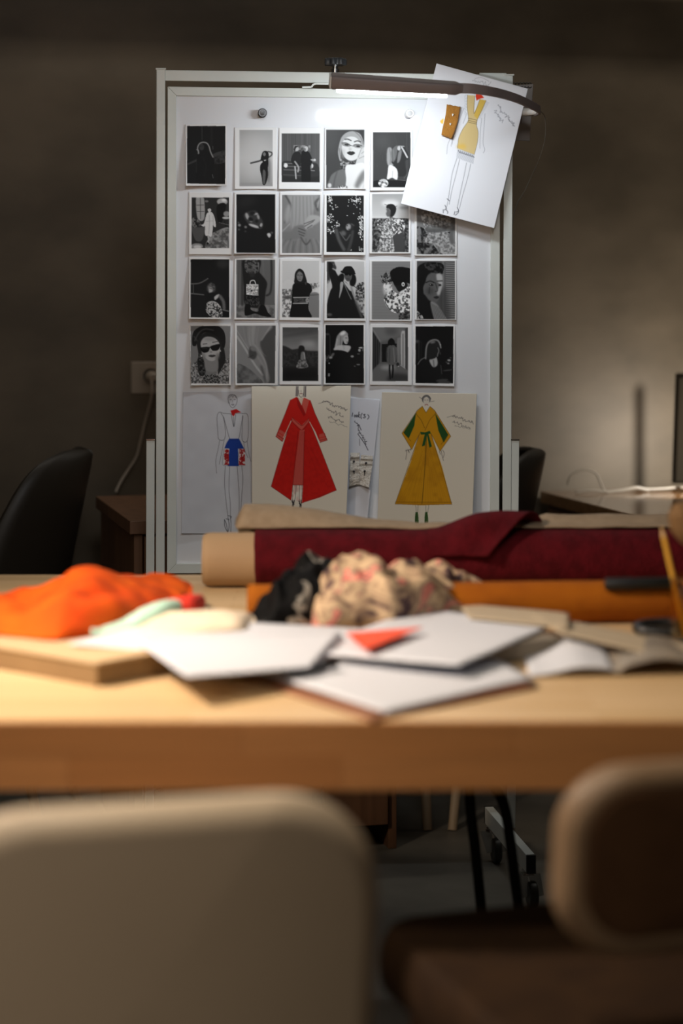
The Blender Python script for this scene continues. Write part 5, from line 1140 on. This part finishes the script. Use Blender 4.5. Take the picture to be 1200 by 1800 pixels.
    o = pile('folded_cloth', [(160, 1120, 1104), (205, 1115, 1092), (250, 1108, 1072), (292, 1099, 1057), (322, 1086, 1053), (332, 1074, 1060)], TZ + .033, .05, .08, mat('mint_cotton', (176, 214, 196), .8, bump=.2, bscale=150), 40, 24, .006, 14, 5)
    tag(o, 'mint green cloth peeking out under the orange cloth', 'cloth', 'folded cloths')
    o = pile('folded_cloth', [(250, 1092, 1080), (290, 1090, 1056), (330, 1086, 1046), (350, 1080, 1048), (360, 1066, 1056)], TZ + .033, .07, .08, mat('red_cotton', (214, 46, 24), .8, bump=.2, bscale=150), 40, 24, .008, 14, 6)
    tag(o, 'red cloth corner behind the mint cloth', 'cloth', 'folded cloths')
    o = pile('folded_cloth', [(215, 1122, 1106), (260, 1124, 1088), (320, 1122, 1077), (385, 1118, 1072), (424, 1114, 1077), (442, 1108, 1090), (447, 1104, 1098)], TZ + .028, .09, .07, mat('cream_cotton', (226, 208, 184), .8, bump=.15, bscale=120), 40, 24, .006, 12, 7)
    tag(o, 'cream cloth folded to a rounded end beside the black scarf', 'cloth', 'folded cloths')
    # scarves
    BW = ramp_mat('monochrome_print', [(0, (10, 10, 12)), (.53, (9, 9, 10)), (.57, (24, 24, 26)), (.61, (170, 164, 154)), (.66, (60, 58, 56)), (1, (12, 12, 13))], 13, .8, sheen=0)
    FL = ramp_mat('floral_print', [(0, (40, 30, 34)), (.38, (84, 66, 68)), (.43, (160, 134, 110)), (.50, (196, 170, 138)), (.555, (176, 150, 122)), (.585, (110, 88, 84)), (.61, (206, 150, 130)), (.66, (210, 118, 106)), (.72, (120, 90, 88)), (1, (90, 60, 60))], 19, .9, 4, .9, sheen=0)
    o = pile('scarf', [(432, 1110, 1090), (450, 1116, 1062), (478, 1118, 1034), (505, 1116, 1000), (535, 1114, 980), (565, 1112, 980), (592, 1110, 992), (610, 1108, 1030)], TZ + .004, .12, .06, BW, 60, 44, .028, 13, 8, .9)
    tag(o, 'crumpled black and white patterned scarf beside the floral scarf', 'scarf', 'crumpled scarves')
    o = pile('scarf', [(546, 1104, 1090), (556, 1112, 1040), (580, 1114, 1000), (620, 1112, 976), (655, 1110, 984), (690, 1110, 996), (730, 1104, 980), (765, 1100, 982), (800, 1096, 1004), (840, 1092, 1018), (872, 1088, 1028), (896, 1084, 1044), (906, 1080, 1066)], TZ + .010, .12, .06, FL, 100, 50, .024, 13, 12, .8)
    tag(o, 'crumpled beige floral scarf with pink blooms', 'scarf', 'crumpled scarves')
    # tan box under the papers
    tb = mat('tan_card', (140, 112, 76), .7, c2=(130, 103, 69), nscale=5); wh = mat('ivory_lining', (186, 160, 124), .7)
    c0 = PZ(170, 1208, TZ); A = (PZ(0, 1177, TZ) - c0).normalized(); Bv = Vector((-A.y, A.x, 0)); Bv = Bv if Bv.y > 0 else -Bv
    t = empty('flat_box', c0 + A * .2 + Bv * .12, 'flat tan cardboard box under the orange cloth and papers', 'box')
    m = M(); m.box(c0 + A * .21 + Bv * .13 + UP * .0145, A * .21, Bv * .13, UP * .0145); mk('tray', m, tb, t, bevel=.0015)
    m = M(); m.box(c0 + A * .21 + Bv * .13 + UP * .031, A * .212, Bv * .132, UP * .0020); mk('lid_sheet', m, wh, t, bevel=.0008)
    # papers
    PAP = mat('white_paper', (200, 203, 212), .6); BRN = mat('brown_board', (132, 86, 60), .6)
    o = flat('paper_sheet', [(300, 1086), (640, 1104), (560, 1160), (120, 1130)], [TZ + .039, TZ + .024, TZ + .026, TZ + .039], PAP, lift=lambda u, v: -.012 * max(0, v - .6) * u, seed=1)
    tag(o, 'white paper sheet reaching from the tan box to the scarves', 'paper', 'loose white papers on the table')
    o = flat('paper_sheet', [(230, 1120), (600, 1112), (545, 1172), (330, 1190)], [TZ + .041, TZ + .031, TZ + .026, TZ + .038], PAP, seed=2)
    tag(o, 'white paper sheet overhanging the corner of the tan box', 'paper', 'loose white papers on the table')
    o = flat('clipboard', [(400, 1182), (760, 1150), (945, 1205), (655, 1262)], TZ + .0045, BRN, .004, seed=3); tag(o, 'brown board with white papers on it at the table edge', 'clipboard')
    o = flat('paper_sheet', [(430, 1180), (850, 1146), (935, 1192), (680, 1250)], TZ + .0085, PAP, .003, lift=lambda u, v: .006 * (1 - v) * (1 - u), seed=4)
    tag(o, 'white paper stack on the brown board at the table edge', 'paper', 'loose white papers on the table')
    m = M(); q = [PZ(404, 1210, TZ), PZ(462, 1200, TZ), PZ(474, 1214, TZ), PZ(420, 1224, TZ)]; m.prism(q, UP * .003); tag(mk('card_scrap', m, wh, bevel=.0005), 'small cream card scrap beside the brown board', 'card')
    m = M(); m.tube([PZ(500, 1184, TZ + .02), PZ(590, 1168, TZ + .02)], [.0045, .0055], 12); tag(mk('pen', m, BLACKP), 'short black pen between the white papers', 'pen')
    # grey thick book with a sheet on it
    GB = mat('grey_cover', (126, 116, 102), .7); c1 = PZ(990, 1153, TZ); d1 = (PZ(800, 1178, TZ) - c1).normalized(); e1 = Vector((-d1.y, d1.x, 0)); e1 = e1 if e1.y > 0 else -e1
    t = empty('book', c1 + d1 * .08 + e1 * .1, 'thick grey book under the large white sheet', 'book', 'books on the table')
    m = M(); m.box(c1 + d1 * .08 + e1 * .10 + UP * .012, d1 * .077, e1 * .098, UP * .010); mk('pages', m, mat('page_block', (150, 138, 120), .8, c2=(130, 118, 102), nscale=2, stretch=(1, 1, 300)), t)
    m = M(); m.box(c1 + d1 * .08 + e1 * .10 + UP * .0245, d1 * .08, e1 * .10, UP * .0025); m.box(c1 + d1 * .08 + e1 * .10 + UP * .0015, d1 * .08, e1 * .10, UP * .0015); mk('cover', m, GB, t, bevel=.001)
    o = flat('paper_sheet', [(745, 1066), (968, 1100), (806, 1170), (520, 1140)], [TZ + .031, TZ + .0325, TZ + .0275, TZ + .0270], PAP, .0015, lift=lambda u, v: .006 * math.sin(math.pi * u) * 0 + -.004 * v * (1 - u), seed=5)
    tag(o, 'large white sheet on the grey book carrying the orange card triangle', 'paper', 'loose white papers on the table')
    a, b, c = PZ(608, 1114, TZ + .035), PZ(742, 1104, TZ + .038), PZ(644, 1142, TZ + .035)
    m = M(); m.prism([a, b, c], UP * .0016); tag(mk('card_triangle', m, mat('orange_card', (226, 74, 34), .6)), 'orange red card triangle on the white papers', 'card')
    IV = mat('ivory_paper', (172, 156, 132), .65)
    o = flat('pattern_sheet', [(800, 1058), (1000, 1082), (1000, 1106), (826, 1086)], [TZ + .034, TZ + .036, TZ + .036, TZ + .034], IV, .002, seed=7, lift=lambda u, v: .003 * u); tag(o, 'ivory pattern paper across the top of the grey book', 'paper')
    o = flat('pattern_sheet', [(930, 1076), (1260, 1142), (1260, 1172), (985, 1112)], [TZ + .040, TZ + .016, TZ + .012, TZ + .036], IV, .002, seed=8, lift=lambda u, v: -.010 * math.sin(math.pi * u) * 0); tag(o, 'ivory pattern paper sloping from the book towards the scissors', 'paper')
    # open magazine
    t = empty('magazine', PZ(1060, 1186, TZ), 'open magazine with curling pages on the bare table end', 'magazine')
    rows = []
    for i in range(40):
        u = i / 39; row = []
        for j in range(14):
            v = j / 13; px0 = 930 + 330 * u; pyf = 1192 - 6 * u; f = PZ(px0, pyf, TZ); f.y += v * .19; f.x = f.x + v * .01
            h = .004 + .020 * math.exp(-((u - .28) / .16) ** 2) * (.5 + .5 * v) + .020 * math.exp(-((u - .72) / .24) ** 2); f.z = TZ + h - .006 * math.exp(-((u - .47) / .03) ** 2); row.append(f)
        rows.append(row)
    L_, R_ = M(), M(); L_.grid(rows[:19]); R_.grid(rows[18:])
    for m, nm, mt in ((L_, 'page', PAP), (R_, 'page', mat('printed_page', (112, 104, 96), .45, c2=(150, 140, 126), nscale=9))):
        o = mk(nm, m, mt, t, smooth=180, solid=.003)
        if sum((p.normal.z for p in o.data.polygons)) < 0: o.data.flip_normals()
    # marker on the ochre roll
    a, b = P(1062, 1027, 3.15), P(1186, 1024, 3.155)
    t = empty('marker', a, 'thick black marker lying along the ochre roll', 'marker')
    m = M(); dr = (b - a).normalized(); L = (b - a).length; m.lathe([(.004, 0), (.0085, .001), (.0098, .004), (.0098, L * .4)], a, dr, 24); mk('cap', m, BLACKP, t)
    m = M(); m.lathe([(.0090, L * .4), (.0090, L - .004), (.007, L)], a, dr, 24); mk('barrel', m, mat('marker_barrel', (16, 18, 17), .5), t)
    # scissors with black handles
    t = empty('scissors', PZ(1170, 1112, TZ), 'black-handled scissors lying in front of the ochre roll', 'scissors')
    st = mat('scissor_steel', (150, 150, 150), .25, 1)
    c = PZ(1172, 1104, TZ + .012)
    for k, (ox, oy, sg) in enumerate(((0, .0, 1), (.055, -.045, -1))):
        m = M(); m.tube([c + Vector((ox + .036 * math.cos(a) * 1.25, oy + .024 * math.sin(a), .004 * math.sin(a + k))) for a in [2 * math.pi * i / 28 for i in range(28)]], .0085, 14, False, True); hd = mk('handle', m, BLACKP, t)
        m = M(); s0 = c + Vector((ox + .045, oy, 0)); e0 = c + Vector((.26, -.01 + .02 * sg, -.004)); m.prism([s0 + Vector((0, .008, 0)), s0 + Vector((0, -.008, 0)), c + Vector((.14, -.03 * sg * .2 - .008, 0)), e0, c + Vector((.14, .008, 0))], UP * .002 * sg); mk('blade', m, st, hd, fix=True)
    # jar with pencil and brush, just at the edge
    Y = 2.98; jc = Vector(((1242 - 600) * Y / FPX, Y, TZ)); t = empty('glass_jar', jc, 'amber tinted glass jar with a pencil leaning out', 'jar')
    gm = bpy.data.materials.new('amber_glass'); gm.use_nodes = True; p = gm.node_tree.nodes['Principled BSDF']
    p.inputs['Base Color'].default_value = rgb((246, 226, 180)); p.inputs['Transmission Weight'].default_value = 1; p.inputs['Roughness'].default_value = .05; p.inputs['IOR'].default_value = 1.3
    m = M(); pr = [(.048, 0), (.0525, .003), (.0535, .012), (.0535, .098), (.0515, .100), (.0500, .098), (.0500, .008), (.046, .006)]; m.lathe(pr, jc, (0, 0, 1), 40); mk('glass_wall', m, gm, t, fix=True)
    a = P(1205, 1085, Y); a.z = TZ + .012; b = P(1163, 930, Y)
    t2 = empty('pencil', a, 'yellow pencil leaning in the amber jar', 'pencil'); d = (b - a).normalized(); L = (b - a).length
    m = M(); m.lathe([(.0036, 0), (.0036, L - .012)], a, d, 6); mk('barrel', m, mat('pencil_yellow', (222, 168, 62), .4), t2, smooth=20)
    m = M(); m.lathe([(.0036, L - .012), (.0009, L + .004)], a, d, 12); o = mk('tip', m, mat('pencil_wood', (214, 178, 126), .6), t2)
    a = jc + Vector((.02, .01, .012)); b = P(1218, 960, Y + .01); t2 = empty('brush', a, 'brown round-headed brush standing in the amber jar', 'brush'); d = (b - a).normalized(); L = (b - a).length
    m = M(); m.lathe([(.004, 0), (.006, L * .5), (.005, L)], a, d, 16); mk('handle', m, DESKW, t2)
    m = M(); m.lathe([(.006, L - .002), (.018, L + .012), (.026, L + .032), (.024, L + .054), (.012, L + .068)], a, d, 28); mk('bristle_head', m, mat('brush_hair', (112, 82, 46), .8, bump=.4, bscale=120), t2)

# ------------------------------------------------------------------ light and camera
def area(name, loc, target, size, power, col, spread=180, shape='DISK', size_y=None):
    l = bpy.data.lights.new(name, 'AREA'); l.shape = shape; l.size = size; l.energy = power; l.color = col; l.spread = math.radians(spread)
    if size_y: l.size_y = size_y
    o = bpy.data.objects.new(name, l); COL.objects.link(o); o.location = loc
    o.rotation_euler = (Vector(target) - Vector(loc)).to_track_quat('-Z', 'Y').to_euler(); return o
def build_lamp_stand():
    b = Vector((.954, 5.452, .74)); t = empty('lamp_stand', b, 'thin dark lamp stand shading the wall at the end of the light desk', 'lamp stand')
    m = M(); m.lathe([(.0068, 0), (.0066, .195), (.004, .20)], b, (0, 0, 1), 14); mk('pole', m, BLACKP, t)
    m = M(); m.lathe([(.008, 0), (.008, .003), (.004, .005)], b, (0, 0, 1), 24); mk('base', m, BLACKP, t)
def build_light():
    w = bpy.data.worlds.new('dim_room'); scene.world = w; w.use_nodes = True; b = w.node_tree.nodes['Background']
    b.inputs['Color'].default_value = (1, .86, .70, 1); b.inputs['Strength'].default_value = WORLD
    area('table_pendant', PEND[0], PEND[1], PEND[3], PEND[2], (1, .82, .65), PEND[4])
    area('room_fill', (-1.0, .35, 1.95), (-.1, 2.3, .6), 1.0, FILL, (1, .86, .70))  # added warm fill behind the camera, stands in for ambient light
    area('overhead_light', (-.35, 1.7, 2.4), (-.3, 1.95, .7), .3, OVER, (1, .86, .66), 100)
    c = WO - WX * .3 - WY * .36; c.z = 2.75; o = area('wall_wash_fill', c, WO - WX * .3 + UP * 1.2, 4.2, WASH, (1, .94, .84), 180, 'RECTANGLE', .06); o.rotation_euler = (math.radians(18), 0, WA)  # added unseen strip brightening the upper wall around the rail's shadow
    area('board_fill', (.2, 1.0, 2.7), (-.05, 4.3, 1.35), .7, BOARD_FILL, (.95, .97, 1), 56)  # added cool fill that evens out the whiteboard, no real fixture
    area('desk_lamp', DL[0], DL[1], .038, DL[2], (1, .95, .86), DL[3])
def build_camera():
    c = bpy.data.cameras.new('camera'); o = bpy.data.objects.new('camera', c); COL.objects.link(o); scene.camera = o
    o.location = (0, 0, CAMH); o.rotation_euler = (math.radians(90), 0, 0)
    c.lens = 70; c.sensor_width = 36; c.sensor_fit = 'AUTO'; c.shift_y = (HOR - 900) / 1800
    c.clip_start = .05; c.dof.use_dof = True; c.dof.focus_distance = 4.27; c.dof.aperture_fstop = 1.8; c.dof.aperture_blades = 0

LTILT = 20
OVER, WASH, BOARD_FILL = 4.6, 10, 1.9
WORLD, FILL, LED = .02, 11.3, 72
PEND = ((-1.1, 2.5, 1.85), (-.22, 2.75, .74), 11.8, .22, 88)
DL = ((1.05, 5.25, .86), (1.05, 5.80, .86), 4.6, 180)
scene.view_settings.view_transform = 'Standard'; scene.view_settings.look = 'None'
scene.view_settings.exposure = 0; scene.view_settings.gamma = 1; scene.view_settings.use_curve_mapping = False
build_camera(); build_room(); build_desks(); build_wall_chairs(); build_board(); build_prints(); build_sketches(); build_lamp()
build_table(); build_front_chairs(); build_items(); build_lamp_stand(); build_light()
scene.cycles.use_denoising = True
